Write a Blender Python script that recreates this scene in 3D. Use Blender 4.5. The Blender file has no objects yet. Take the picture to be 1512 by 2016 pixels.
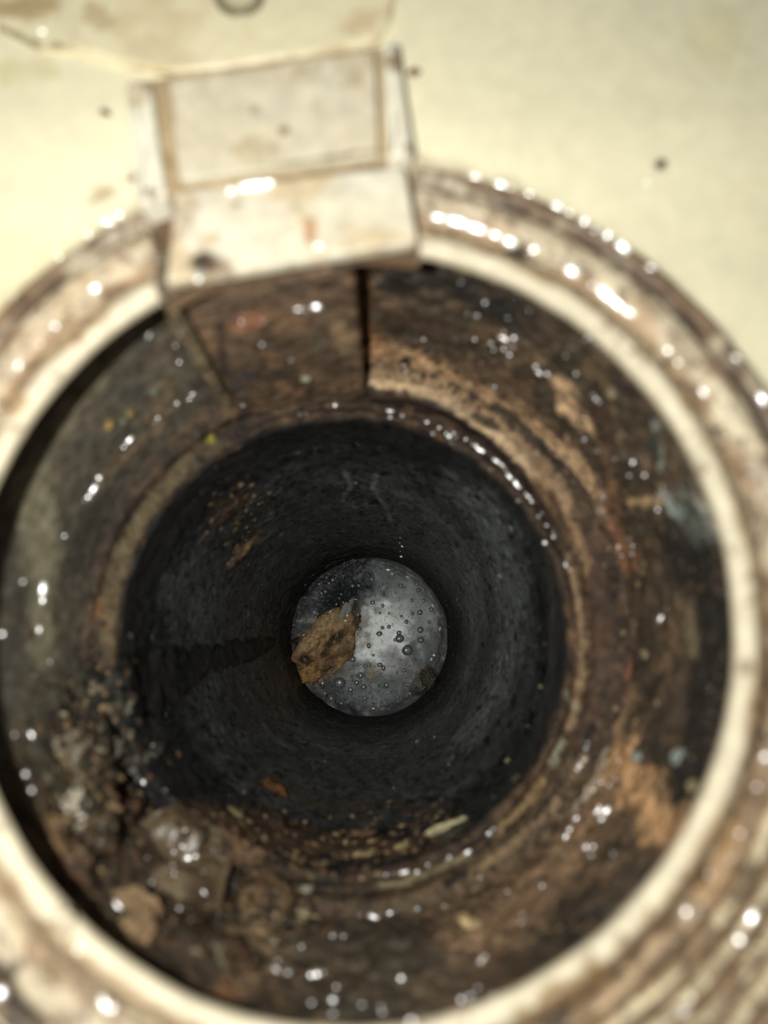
import bpy, math, random
import numpy as np
from mathutils import Vector, Matrix
from mathutils.bvhtree import BVHTree

# ------------------------------------------------------------------ camera, world, lamp, exposure
S = bpy.context.scene
C = S.collection
random.seed(7)
RNG = np.random.default_rng(7)
F = 1514.0                                   # focal length in photograph pixels (1512 x 2016)
AX = np.array([-0.0092, -0.1845, -1.0]); AX /= np.linalg.norm(AX)     # drain axis seen from the camera
WZ = -AX
WX = np.array([1.0, 0, 0]); WX -= (WX @ WZ) * WZ; WX /= np.linalg.norm(WX)
WY = np.cross(WZ, WX)
RW = np.stack([WX, WY, WZ])                  # camera -> world
CAM = np.array([3.406, -6.315, 99.92])       # millimetres, the rim of the drain is z = 0
LAMP = np.array([-18.0, -3.0, 104.0])        # the phone's flash, beside the lens
MM = 0.001

cd = bpy.data.cameras.new('camera')
cam = bpy.data.objects.new('camera', cd); C.objects.link(cam)
M = Matrix([list(RW[0]) + [CAM[0]*MM], list(RW[1]) + [CAM[1]*MM], list(RW[2]) + [CAM[2]*MM], [0, 0, 0, 1]])
cam.matrix_world = M
cd.sensor_fit = 'VERTICAL'; cd.sensor_height = 36.0; cd.sensor_width = 27.0
cd.lens = 36.0 * F / 2016.0
cd.clip_start = 0.002; cd.clip_end = 20
cd.dof.use_dof = True; cd.dof.focus_distance = 0.285; cd.dof.aperture_fstop = cd.lens / 3.15
S.camera = cam

w = bpy.data.worlds.new('World'); S.world = w; w.use_nodes = True
w.node_tree.nodes['Background'].inputs[0].default_value = (0.72, 0.95, 0.95, 1)
w.node_tree.nodes['Background'].inputs[1].default_value = 0.03

ld = bpy.data.lights.new('flash_lamp', 'POINT'); ld.energy = 1.06; ld.shadow_soft_size = 0.0016
ld.color = (1.0, 0.985, 0.93)
lamp = bpy.data.objects.new('flash_lamp', ld); C.objects.link(lamp); lamp.location = tuple(LAMP*MM)

S.view_settings.view_transform = 'Standard'; S.view_settings.look = 'None'
S.view_settings.exposure = 0.0; S.view_settings.gamma = 1.0
S.cycles.use_denoising = True
S.cycles.sample_clamp_direct = 0.0; S.cycles.sample_clamp_indirect = 3.0
S.cycles.max_bounces = 6; S.cycles.caustics_reflective = False; S.cycles.caustics_refractive = False

# ------------------------------------------------------------------ numeric helpers
def lin(c):
    c = np.asarray(c, float) / 255.0
    return np.where(c <= 0.04045, c / 12.92, ((c + 0.055) / 1.055) ** 2.4)

def _h(ix, iy, iz, seed):
    n = (ix.astype(np.int64)*374761393 + iy.astype(np.int64)*668265263 + iz.astype(np.int64)*1274126177 + seed*974634511) & 0xffffffff
    n = ((n ^ (n >> 13)) * 1274126177) & 0xffffffff
    n = ((n ^ (n >> 16)) * 2246822519) & 0xffffffff
    return ((n ^ (n >> 15)) & 0xffff) / 65535.0

def vnoise(P, seed=0):
    i = np.floor(P).astype(np.int64); f = P - i; f = f*f*(3 - 2*f)
    x, y, z = i[:, 0], i[:, 1], i[:, 2]
    fx, fy, fz = f[:, 0], f[:, 1], f[:, 2]
    def L(dy, dz): return _h(x, y+dy, z+dz, seed)*(1-fx) + _h(x+1, y+dy, z+dz, seed)*fx
    a = L(0, 0)*(1-fy) + L(1, 0)*fy
    b = L(0, 1)*(1-fy) + L(1, 1)*fy
    return a*(1-fz) + b*fz

def fbm(P, scale, octv=4, seed=0):
    t = np.zeros(len(P)); a = 1.0; s = 0.0
    for o in range(octv):
        t += a*vnoise(P*scale*(2.03**o) + 17.3*o + 100, seed + o); s += a; a *= 0.55
    return t/s

def sstep(a, b, x):
    t = np.clip((x - a)/(b - a), 0, 1); return t*t*(3 - 2*t)

def ray(px, py):
    d = np.array([(px - 756)/F, -(py - 1008)/F, -1.0]); return RW @ d        # t equals the depth

def onz(px, py, z):
    d = ray(px, py); t = (z - CAM[2])/d[2]; return CAM + t*d

def depth(p): return float((CAM - p) @ WZ)

# ------------------------------------------------------------------ materials
def nodes(m):
    m.use_nodes = True; nt = m.node_tree; return nt, nt.nodes['Principled BSDF']

def grime_mat(name, nscale=420.0, var=(0.55, 1.45), rough=(0.25, 0.7), bscale=500.0, bdist=0.0006, bstr=0.6, coat=0.35, coatr=0.12, spec=0.5, fine=2600.0, zs=1.0, det=5):
    m = bpy.data.materials.new(name); nt, b = nodes(m); N = nt.nodes; L = nt.links
    at = N.new('ShaderNodeAttribute'); at.attribute_name = 'Col'
    tc = N.new('ShaderNodeTexCoord')
    mp = N.new('ShaderNodeMapping'); mp.inputs['Scale'].default_value = (1, 1, zs); L.new(tc.outputs['Object'], mp.inputs['Vector'])
    n1 = N.new('ShaderNodeTexNoise'); n1.inputs['Scale'].default_value = nscale; n1.inputs['Detail'].default_value = 7; n1.inputs['Roughness'].default_value = 0.65
    L.new(mp.outputs[0], n1.inputs['Vector'])
    mr = N.new('ShaderNodeMapRange'); mr.inputs[1].default_value = 0.32; mr.inputs[2].default_value = 0.68; mr.inputs[3].default_value = var[0]; mr.inputs[4].default_value = var[1]
    L.new(n1.outputs['Fac'], mr.inputs[0])
    vm = N.new('ShaderNodeVectorMath'); vm.operation = 'SCALE'
    L.new(at.outputs['Color'], vm.inputs[0]); L.new(mr.outputs[0], vm.inputs['Scale'])
    L.new(vm.outputs[0], b.inputs['Base Color'])
    n2 = N.new('ShaderNodeTexNoise'); n2.inputs['Scale'].default_value = nscale*0.45; n2.inputs['Detail'].default_value = 4
    L.new(tc.outputs['Object'], n2.inputs['Vector'])
    m2 = N.new('ShaderNodeMapRange'); m2.inputs[1].default_value = 0.35; m2.inputs[2].default_value = 0.65; m2.inputs[3].default_value = rough[0]; m2.inputs[4].default_value = rough[1]
    L.new(n2.outputs['Fac'], m2.inputs[0]); L.new(m2.outputs[0], b.inputs['Roughness'])
    n3 = N.new('ShaderNodeTexNoise'); n3.inputs['Scale'].default_value = bscale; n3.inputs['Detail'].default_value = det; n3.inputs['Roughness'].default_value = 0.6
    L.new(mp.outputs[0], n3.inputs['Vector'])
    n4 = N.new('ShaderNodeTexNoise'); n4.inputs['Scale'].default_value = fine; n4.inputs['Detail'].default_value = 2
    L.new(tc.outputs['Object'], n4.inputs['Vector'])
    ad = N.new('ShaderNodeMath'); ad.operation = 'MULTIPLY_ADD'; ad.inputs[1].default_value = 0.18
    L.new(n4.outputs['Fac'], ad.inputs[0]); L.new(n3.outputs['Fac'], ad.inputs[2])
    bp = N.new('ShaderNodeBump'); rl = N.new('ShaderNodeMath'); rl.operation = 'MULTIPLY'; rl.inputs[1].default_value = bstr; L.new(at.outputs['Alpha'], rl.inputs[0]); L.new(rl.outputs[0], bp.inputs['Strength']); bp.inputs['Distance'].default_value = bdist
    L.new(ad.outputs[0], bp.inputs['Height']); L.new(bp.outputs[0], b.inputs['Normal'])
    b.inputs['Specular IOR Level'].default_value = spec
    b.inputs['Coat Weight'].default_value = coat; b.inputs['Coat Roughness'].default_value = coatr
    L.new(bp.outputs[0], b.inputs['Coat Normal'])
    return m

M_cream = grime_mat('stained_cream_plastic', 300, (0.93, 1.06), (0.3, 0.5), 260, 0.00025, 0.35, 0.15, 0.2)
M_rim = grime_mat('stained_cream_rim', 330, (0.82, 1.1), (0.5, 0.75), 300, 0.0005, 0.5, 0.0, 0.2, 0.3)
M_grime = grime_mat('wet_brown_grime', 430, (0.45, 1.55), (0.45, 0.8), 330, 0.0020, 0.95, 0.5, 0.12, 0.25)
M_pipe = grime_mat('black_pipe_slime', 300, (0.45, 1.5), (0.18, 0.34), 300, 0.0020, 0.9, 0.0, 0.2, 0.7, 900, 2.2, 3)
M_debris = grime_mat('wet_debris', 600, (0.5, 1.5), (0.4, 0.7), 600, 0.0010, 0.9, 0.25, 0.14, 0.3)
M_skin = grime_mat('wet_skin', 200, (0.8, 1.2), (0.3, 0.45), 160, 0.001, 0.5, 0.4, 0.22)
M_black = grime_mat('black_slime', 500, (0.6, 1.4), (0.4, 0.7), 500, 0.0008, 0.7, 0.0, 0.2, 0.25)
M_water = grime_mat('murky_water', 900, (0.85, 1.15), (0.3, 0.45), 100, 0.0001, 0.05, 0.0, 0.1, 0.12)
M_bubble = grime_mat('bubble_film', 900, (0.9, 1.1), (0.15, 0.25), 300, 0.0001, 0.1, 0.0, 0.1, 0.25)

def glint_mat(name, fac, rough):
    m = bpy.data.materials.new(name); m.use_nodes = True; nt = m.node_tree; N = nt.nodes; L = nt.links
    N.remove(N['Principled BSDF'])
    tr = N.new('ShaderNodeBsdfTransparent'); gl = N.new('ShaderNodeBsdfGlossy'); gl.inputs['Roughness'].default_value = rough
    mx = N.new('ShaderNodeMixShader'); mx.inputs[0].default_value = fac
    L.new(tr.outputs[0], mx.inputs[1]); L.new(gl.outputs[0], mx.inputs[2]); L.new(mx.outputs[0], N['Material Output'].inputs['Surface'])
    return m
M_glints = [glint_mat('glint_disc', f, r) for f, r in ((0.042, 0.18), (0.026, 0.19), (0.013, 0.21))]  # glossy film of the flat discs added as wet-slime glints

# ------------------------------------------------------------------ object helpers
def mesh_obj(name, V, faces, mat, parent=None, col=None, smooth=True, loc=None, relief=None):
    """V in millimetres, world space (or local when loc is given)."""
    me = bpy.data.meshes.new(name)
    me.from_pydata((np.asarray(V)*MM).tolist(), [], [list(f) for f in faces] if not isinstance(faces, np.ndarray) else faces.tolist())
    if smooth: me.polygons.foreach_set('use_smooth', np.ones(len(me.polygons), bool))
    if col is not None:
        a = me.color_attributes.new('Col', 'FLOAT_COLOR', 'POINT')
        buf = np.ones((len(V), 4), np.float32); buf[:, :3] = col
        if relief is not None: buf[:, 3] = relief
        a.data.foreach_set('color', buf.ravel())
    me.materials.append(mat); me.update()
    o = bpy.data.objects.new(name, me); C.objects.link(o)
    if parent is not None: o.parent = parent
    if loc is not None: o.location = tuple(np.asarray(loc)*MM)
    return o

def tag(o, label=None, cat=None, group=None, kind=None):
    if label: o['label'] = label
    if cat: o['category'] = cat
    if group: o['group'] = group
    if kind: o['kind'] = kind
    return o

def grid_faces(nu, nv, wrap=True):
    """nu rings of nv vertices."""
    u = np.arange(nu - 1)[:, None]; v = np.arange(nv if wrap else nv - 1)[None, :]
    v2 = (v + 1) % nv
    return np.stack([u*nv + v, u*nv + v2, (u+1)*nv + v2, (u+1)*nv + v], -1).reshape(-1, 4)

def revolve(profile, step, nth, disp=0.0, dscale=0.3, seed=1, flip=False):
    """profile rows (r, z, cx, cy); returns V, faces and the radial parameter of each vertex."""
    P = np.array(profile, float); rows = []
    for a, b in zip(P[:-1], P[1:]):
        n = max(1, int(np.ceil(np.hypot(*(b[:2] - a[:2]))/step)))
        for k in range(n): rows.append(a + (b - a)*k/n)
    rows.append(P[-1]); rows = np.array(rows)
    th = np.linspace(0, 2*np.pi, nth, endpoint=False)
    r = rows[:, 0:1]; X = rows[:, 2:3] + r*np.cos(th); Y = rows[:, 3:4] + r*np.sin(th); Z = np.repeat(rows[:, 1:2], nth, 1)
    V = np.stack([X, Y, Z], -1)
    if disp:
        t = np.gradient(rows[:, :2], axis=0); t /= np.linalg.norm(t, axis=1, keepdims=True) + 1e-9
        nr, nz = t[:, 1], -t[:, 0]              # towards the axis for a profile running down
        d = (fbm(V.reshape(-1, 3), dscale, 4, seed).reshape(V.shape[:2]) - 0.5)*2*disp
        V = V + d[..., None]*np.stack([nr[:, None]*np.cos(th), nr[:, None]*np.sin(th), np.repeat(nz[:, None], nth, 1)], -1)
    Fc = grid_faces(len(rows), nth)
    if flip: Fc = Fc[:, ::-1]
    return V.reshape(-1, 3), Fc, np.repeat(np.arange(len(rows)), nth), rows

def bevel_prism(poly, z0, z1, bev=0.5, seg=3, sub=0.5):
    """poly: counter-clockwise (N,2) outline in mm; a slab with a rounded upper edge, finely meshed top."""
    poly = np.asarray(poly, float)
    pts = []
    for a, b in zip(poly, np.roll(poly, -1, 0)):
        n = max(2, int(np.linalg.norm(b - a)/sub))
        for k in range(n): pts.append(a + (b - a)*k/n)
    pts = np.array(pts); n = len(pts); c = pts.mean(0)
    # soften the corners a little
    for _ in range(2): pts = 0.5*pts + 0.25*np.roll(pts, 1, 0) + 0.25*np.roll(pts, -1, 0)
    t = np.roll(pts, -1, 0) - np.roll(pts, 1, 0); t /= np.linalg.norm(t, axis=1, keepdims=True) + 1e-9
    inn = np.stack([-t[:, 1], t[:, 0]], 1)
    rings = [np.column_stack([pts, np.full(n, z0)])]
    for k in range(seg + 1):
        a = k/seg*np.pi/2
        rings.append(np.column_stack([pts + inn*bev*(1 - np.cos(a)), np.full(n, z1 - bev + bev*np.sin(a))]))
    base = rings[-1][:, :2]
    m = 26
    for k in range(1, m):
        q = base + (c - base)*(k/m); rings.append(np.column_stack([q, np.full(n, z1)]))
    V = np.concatenate(rings + [np.array([[c[0], c[1], z1]])])
    Fc = grid_faces(len(rings), n).tolist(); l = (len(rings) - 1)*n
    Fc += [[l + i, l + (i + 1) % n, len(V) - 1] for i in range(n)]
    return V, Fc

def ellipsoid(n=20, mth=28):
    """unit sphere vertices and faces"""
    ph = np.linspace(0, np.pi, n); V = [[0, 0, 1.0]]
    th = np.linspace(0, 2*np.pi, mth, endpoint=False)
    for p in ph[1:-1]:
        V += np.column_stack([np.sin(p)*np.cos(th), np.sin(p)*np.sin(th), np.full(mth, np.cos(p))]).tolist()
    V.append([0, 0, -1.0]); V = np.array(V)
    Fc = [[0, 1 + i, 1 + (i + 1) % mth] for i in range(mth)]
    for r in range(n - 3):
        o = 1 + r*mth
        Fc += [[o + i, o + mth + i, o + mth + (i + 1) % mth, o + (i + 1) % mth] for i in range(mth)]
    o = 1 + (n - 3)*mth
    Fc += [[o + i, len(V) - 1, o + (i + 1) % mth] for i in range(mth)]
    return V, Fc

# ------------------------------------------------------------------ geometry of the drain (millimetres)
PX, PY = -3.55, -2.23                         # the pipe mouth sits a little off centre
# rim: a polar height field
NT = 1080
rr = np.concatenate([np.arange(49.95, 67.0, 0.22), np.arange(67.0, 96.0, 0.45)])
th = np.linspace(-np.pi, np.pi, NT, endpoint=False)
def ridge2(r): return -1.5 - 0.045*(r - 58) + 1.05*np.cos((r - 59.4)*2*np.pi/3.1)
def rim_z(r, t):
    z = np.interp(r, [49.95, 50.1, 50.3, 50.7, 51.4, 52.6, 53.6, 55.0, 56.6, 57.8, 58.8, 60.2, 61.0, 61.9, 62.8, 63.6, 64.4, 65.4, 66.2, 67.0],
                  [-1.3, -0.8, -0.4, -0.15, 0, -0.05, -0.7, -1.9, -1.9, -1.1, -0.5, -0.6, -1.5, -3.3, -3.6, -3.0, -2.6, -2.9, -4.4, -5.6])
    wgt = sstep(-1.75, -1.45, t)*(1 - sstep(-0.28, -0.05, t)) + sstep(-2.75, -2.6, t)*(1 - sstep(-2.15, -1.95, t))
    ridge = -4.3 + 1.35*np.cos((r - 68.2)*2*np.pi/3.5)
    zo = np.where(r > 66.0, -5.6 + (ridge + 5.6)*wgt*sstep(66.0, 67.0, r)*(1 - sstep(74.5, 80, r)), z)
    out = np.where(r > 66.0, np.maximum(zo, np.where(r < 67, z, -6.2)), z)
    lw = sstep(-1.75, -1.35, t)*(1 - sstep(-0.45, -0.15, t))*sstep(56.5, 58.5, r)*(1 - sstep(74.5, 80, r))
    return out + (ridge2(r) - out)*lw
RR, TT = np.meshgrid(rr, th, indexing='ij')
Vr = np.stack([RR*np.cos(TT), RR*np.sin(TT), rim_z(RR, TT)], -1).reshape(-1, 3)
Vr[:, 2] += (fbm(Vr*[1, 1, 0], 0.35, 3, 5) - 0.5)*0.5*sstep(50.2, 51, RR.ravel())
wob = (fbm(np.column_stack([Vr[:, :2]*0.12, np.zeros(len(Vr))]), 1.0, 3, 9) - 0.5)*0.5
Vr[:, :2] *= (1 + wob/60)[:, None]
Fr = grid_faces(len(rr), NT)[:, ::-1]
Fr = Fr[:, ::-1]
# rim plate (the flat across the top of the opening) and the pit below it
def quad(px, z): return np.array([onz(x, y, z)[:2] for x, y in px])
Zp = 0.5
plate_px = [(325, 557), (824, 475), (797, 324), (346, 374)]
plate_q = quad(plate_px, Zp)
def in_poly(P, q, marg=0.0):
    c = q.mean(0); q = c + (q - c)*(1 + marg)
    ins = np.ones(len(P), bool)
    sgn = np.sign(np.cross(q[1] - q[0], q[2] - q[1]))
    for a, b in zip(q, np.roll(q, -1, 0)):
        ins &= ((b[0]-a[0])*(P[:, 1]-a[1]) - (b[1]-a[1])*(P[:, 0]-a[0]))*sgn > 0
    return ins
pit_px = [(318, 640), (836, 560), (800, 60), (210, 120), (283, 405)]
pit_q = quad([(300, 700), (850, 620), (812, 60), (225, 110)], 0)
pit = in_poly(Vr[:, :2], quad([(332, 720), (836, 640), (815, 300), (283, 385)], 0))
Vr[pit, 2] = np.minimum(Vr[pit, 2], -4.6)
Vplate, Fplate = bevel_prism(plate_q, -1.6, Zp, 0.6)
Vplate[:, 2] += (fbm(Vplate*[1, 1, 0], 0.3, 3, 3) - 0.5)*0.5*(Vplate[:, 2] > 0)
bed_q = quad([(268, 396), (800, 306), (782, 86), (262, 160)], -1.2)
Vbed, Fbed = bevel_prism(bed_q, -5.6, -1.2, 0.5)
block_q = quad([(352, 356), (746, 303), (737, 96), (331, 152)], 0.2)
Vblock, Fblock = bevel_prism(block_q, -5.5, 0.2, 0.4)
raill_q = quad([(270, 402), (327, 384), (294, 152), (243, 160)], .9)
Vraill, Fraill = bevel_prism(raill_q, -5.5, .9, 0.9)
railr_q = quad([(764, 310), (816, 300), (783, 78), (752, 84)], .6)
Vrailr, Frailr = bevel_prism(railr_q, -5.5, .6, 0.9)
brack_q = quad([(-150, 20), (0, 52), (70, 88), (150, 96), (225, 118), (330, 142), (440, 132), (600, 108), (742, 82), (772, 30), (800, -160), (300, -330), (-200, -200)], -1.4)
Vbrack, Fbrack = bevel_prism(brack_q, -5.6, -1.4, 0.9, 4)
Zf = -5.0
# floor: a flat cream sheet with a round opening for the rim
fr = np.concatenate([np.arange(61.5, 110, 0.7), np.arange(110, 400, 8)])
FR, FT = np.meshgrid(fr, np.linspace(-np.pi, np.pi, 540, endpoint=False), indexing='ij')
Vf = np.stack([FR*np.cos(FT), FR*np.sin(FT), np.full_like(FR, Zf)], -1).reshape(-1, 3)
Vf[:, 2] += (fbm(Vf, 0.05, 3, 8) - 0.5)*0.5 + 2.4*sstep(52, 74, Vf[:, 1])
Ff = grid_faces(len(fr), 540)
# chamber wall
wall_prof = [(50.25, -1.3, 0, 0), (57.8, -2.6, 0, 0), (58.4, -6, 0, 0), (57.4, -30, 0, 0), (55.4, -52, -0.6, -0.4), (54.2, -60, -1, -0.6)]
Vw, Fw, ri_w, _ = revolve(wall_prof, 0.5, 900, 1.0, 0.30, 21)
Vw0 = revolve(wall_prof, 0.5, 900)[0]; wa_ = np.degrees(np.arctan2(Vw[:, 1], Vw[:, 0])) % 360
Vw += (Vw0 - Vw)*(0.8*sstep(108, 128, wa_)*(1 - sstep(196, 210, wa_)))[:, None]
# ledge, groove and lip round the pipe mouth
ledge_prof = [(55.6, -55.5, -1, -0.6), (54.0, -57.0, -2, -1.2), (52.6, -57.5, -2.6, -1.6), (51.2, -57.9, -3, -1.9), (50.5, -59.4, -3.2, -2.0), (49.9, -61.5, -3.4, -2.2),
              (48.9, -61.6, PX, PY), (48.3, -60.3, PX, PY), (47.6, -59.6, PX, PY), (46.8, -59.5, PX, PY), (46.2, -60.2, PX, PY), (46.0, -61.0, PX, PY)]
Vl, Fl, ri_l, _ = revolve(ledge_prof, 0.25, 1100, 0.8, 0.3, 31)
lt = np.arctan2(Vl[:, 1] - PY, Vl[:, 0] - PX); lr = np.hypot(Vl[:, 0] - PX, Vl[:, 1] - PY)
lm = sstep(1.75, 2.2, np.abs(lt + np.where(lt < -2.6, 2*np.pi, 0)))*(1 - sstep(3.6, 3.9, lt + np.where(lt < 0, 2*np.pi, 0)))
Vl[:, 2] += (np.interp(lr, [45.9, 46.6, 48.6, 50.2, 51.0, 55], [-61, -59.6, -58.9, -58.2, -56.6, -55.6]) + (fbm(Vl, 0.3, 4, 33) - 0.5)*1.6 - Vl[:, 2])*lm
# pipe
pipe_prof = [(46.0, -61.0, PX, PY), (45.7, -70, PX*.9, PY*.9), (45.3, -79, PX*.8, PY*.8), (44.9, -79.8, PX*.8, PY*.8), (44.2, -83, PX*.78, PY*.75), (40.0, -118, PX*.5, PY*.45), (36.2, -160, -0.7, -0.2), (34.2, -186, 0.1, 0.3), (32.6, -193, 0.4, 0.6), (30.6, -198.4, 0.4, 0.6), (29.6, -202, 0.4, 0.6), (29.2, -206, 0.4, 0.6)]
Vp, Fp, ri_p, _ = revolve(pipe_prof, 0.55, 760, 0.75, 0.16, 41)
Vp2 = Vp.copy()
Vp[:, :2] += ((fbm(Vp*[1, 1, 1.6], 0.55, 3, 44) - 0.5)*0.8)[:, None]*(Vp[:, :2]/np.linalg.norm(Vp[:, :2], axis=1, keepdims=True))*(sstep(-78, -84, Vp[:, 2])*(1 - sstep(-186, -194, Vp[:, 2])))[:, None]
# flat key panel hanging below the rim plate
A3, B3 = onz(329, 566, Zp)[:2], onz(823, 486, Zp)[:2]
cdv = (B3 - A3)/np.linalg.norm(B3 - A3); cout = np.array([-cdv[1], cdv[0]])
if cout @ A3 < 0: cout = -cout
def along(px, z):        # where the panel plane crosses a pixel column, as a distance along the chord
    lo, hi = 300, 1000
    best = None
    for y in np.arange(500, 900, 2.0):
        p = onz(px, y, z); s = (p[:2] - A3) @ cout
        if best is None or abs(s - PANEL_IN) < best[0]: best = (abs(s - PANEL_IN), (p[:2] - A3) @ cdv)
    return best[1]
PANEL_IN = 2.6
s_l, s_r = along(418, -30), along(705, -30)
def key_panel(s0, s1, inset, ns, seed):
    nz_ = 150
    rows = []
    for k in range(nz_):
        z = -3.8 - (60.5 - 3.8)*k/(nz_ - 1); f = k/(nz_ - 1)
        a = s0 - 0.4 + 0.3*f; b = s1 + 0.6*f
        row = []
        for e, (off, s) in enumerate([(5.0, a - 0.2), (1.2, a - 0.1), (0.4, a + 0.1), (0.0, a + 0.6)]):
            p = A3 + cdv*s + cout*(inset + off - 2.2*f); row.append([p[0], p[1], z])
        for s in np.linspace(a + 1.2, b - 1.2, ns):
            p = A3 + cdv*s + cout*(inset - 2.2*f); row.append([p[0], p[1], z])
        for off, s in [(0.0, b - 0.6), (0.4, b - 0.1), (1.2, b + 0.1), (5.0, b + 0.2)]:
            p = A3 + cdv*s + cout*(inset + off - 2.2*f); row.append([p[0], p[1], z])
        rows.append(row)
    V = np.array(rows); n = V.shape[1]
    V = V.reshape(-1, 3)
    V[:, :2] += cout*((fbm(V, 0.25, 4, seed) - 0.5)*0.9)[:, None]
    return V, grid_faces(nz_, n, False)
Vk, Fk = key_panel(s_l, s_r, PANEL_IN, 90, 51)
Vrib, Frib = key_panel(s_l - 3.6, s_l - 1.7, PANEL_IN + 0.6, 16, 53)
# water
nw = 300
gx, gy = np.meshgrid(np.linspace(-30, 30, nw), np.linspace(-30, 30, nw), indexing='ij')
Vwat = np.column_stack([gx.ravel() + 0.4, gy.ravel() + 0.6, np.full(nw*nw, -200.0)])
Fwat = grid_faces(nw, nw, False)[:, ::-1]

allV, allF, off = [], [], 0
for v, f in ((Vr, Fr), (Vplate, Fplate), (Vblock, Fblock), (Vraill, Fraill), (Vrailr, Frailr), (Vbrack, Fbrack), (Vf, Ff), (Vw, Fw), (Vl, Fl), (Vp, Fp), (Vk, Fk), (Vrib, Frib), (Vbed, Fbed), (Vwat, Fwat)):
    allV += v.tolist(); f = [tuple(i + off for i in q) for q in (f.tolist() if isinstance(f, np.ndarray) else f)]; allF += f; off += len(v)
BVH = BVHTree.FromPolygons(allV, allF)
CV = Vector(CAM)
ORD = 'first second third fourth fifth sixth seventh eighth ninth tenth eleventh twelfth thirteenth fourteenth fifteenth sixteenth seventeenth eighteenth nineteenth twentieth twenty-first twenty-second twenty-third twenty-fourth twenty-fifth twenty-sixth twenty-seventh twenty-eighth twenty-ninth thirtieth thirty-first thirty-second thirty-third thirty-fourth thirty-fifth thirty-sixth thirty-seventh thirty-eighth thirty-ninth fortieth'.split()
HRS = 'twelve one two three four five six seven eight nine ten eleven'.split()
def clock_labels(px, centre, fmt):
    """one label for each pixel: its clock direction from the centre and its rank counted inward"""
    hr, rk = [], []
    for q in px:
        a = math.degrees(math.atan2(q[0] - centre[0], centre[1] - q[1])) % 360
        hr.append(int(round(a/30)) % 12); rk.append(math.hypot(q[0] - centre[0], q[1] - centre[1]))
    out = []
    for i in range(len(px)):
        k = sum(1 for j in range(len(px)) if hr[j] == hr[i] and (rk[j], j) > (rk[i], i))
        n = hr.count(hr[i])
        out.append(fmt % HRS[hr[i]] + ('' if n == 1 else ', ' + ('outermost' if k == 0 else 'innermost' if k == n - 1 else ORD[min(k, 39)] + ' inward')))
    return out
def place(px, py):
    """the point of the place that the photograph shows at a pixel, and its surface normal (mm)"""
    d = Vector(ray(px, py)).normalized()
    h = BVH.ray_cast(CV, d)
    if h[0] is None: return np.array(onz(px, py, Zf)), np.array([0, 0, 1.0])
    n = np.array(h[1]);
    if n @ np.array(d) > 0: n = -n
    return np.array(h[0]), n

# ------------------------------------------------------------------ stroked-on colour: stains, plus some painted shade, sheen and highlight
def polydist(V, pts):
    if len(pts) == 1: return np.linalg.norm(V - pts[0], axis=1)
    d = np.full(len(V), 1e9)
    for a, b in zip(pts[:-1], pts[1:]):
        ab = b - a; t = np.clip(((V - a) @ ab)/(ab @ ab + 1e-9), 0, 1)
        d = np.minimum(d, np.linalg.norm(V - a - t[:, None]*ab, axis=1))
    return d

SAT = 1.0
def capc(c, cap):
    c = np.asarray(c, float); g = c @ np.array([.3, .55, .15]); c = g + (c - g)*SAT; k = c.max()
    return c if k <= cap else c*cap/k

def paint(V, col, strokes, gain, seed=60, nsc=0.35, cap=0.75):
    n1 = fbm(V, nsc*0.8, 4, seed) - 0.5; n2 = fbm(V, nsc*2.6, 4, seed + 9) - 0.5
    for st in strokes:
        pts, r, rgb, s = st[:4]; rag = st[4] if len(st) > 4 else 1.0
        P = [place(*p)[0] for p in pts]
        rm = r*depth(P[0])/F
        d = polydist(V, P)/rm + rag*(n1*2.6 + n2*2.0)
        m = (1 - sstep(0.4, 1.3, d))*s
        c = capc(lin(rgb)*gain, cap)
        col += (c - col)*m[:, None]
    return col

def blend(V, cols, scale, seed, gain):
    """mottled mix of a few colours"""
    c = np.repeat(capc(lin(cols[0])*gain, 0.8)[None], len(V), 0)
    for i, q in enumerate(cols[1:]):
        m = sstep(0.50, 0.66, fbm(V, scale*(1 + 0.5*i), 4, seed + 13*i))
        c += (capc(lin(q)*gain, 0.8) - c)*m[:, None]
    return c

# ------------------------------------------------------------------ the housing
house = bpy.data.objects.new('drain_housing', None); C.objects.link(house)
tag(house, 'grimy cream plastic drain housing with ribbed rim, brown chamber and black pipe', 'drain')

CREAM = (236, 224, 184)
# rim colours by ring
rv, tv = RR.ravel(), TT.ravel()
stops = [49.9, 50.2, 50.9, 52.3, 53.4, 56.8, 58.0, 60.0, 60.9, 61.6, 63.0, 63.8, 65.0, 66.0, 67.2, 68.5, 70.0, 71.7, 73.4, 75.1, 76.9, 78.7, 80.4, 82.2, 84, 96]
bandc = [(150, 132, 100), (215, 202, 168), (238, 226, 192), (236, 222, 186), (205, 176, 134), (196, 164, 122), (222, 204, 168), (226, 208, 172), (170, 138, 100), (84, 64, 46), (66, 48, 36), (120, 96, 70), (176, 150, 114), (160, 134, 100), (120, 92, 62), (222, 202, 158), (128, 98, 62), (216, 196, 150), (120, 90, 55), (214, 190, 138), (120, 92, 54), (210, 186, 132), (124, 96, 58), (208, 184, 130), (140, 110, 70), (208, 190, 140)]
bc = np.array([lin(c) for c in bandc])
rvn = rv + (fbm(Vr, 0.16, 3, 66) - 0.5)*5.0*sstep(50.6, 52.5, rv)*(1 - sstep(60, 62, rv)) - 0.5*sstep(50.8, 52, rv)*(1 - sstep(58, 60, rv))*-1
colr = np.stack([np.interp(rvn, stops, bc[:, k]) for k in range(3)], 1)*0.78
nA = fbm(Vr, 0.16, 4, 70); nB = fbm(Vr, 0.45, 4, 71)
lw_ = sstep(-1.75, -1.35, tv)*(1 - sstep(-0.45, -0.15, tv))*sstep(56.5, 58.5, rv)
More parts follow.
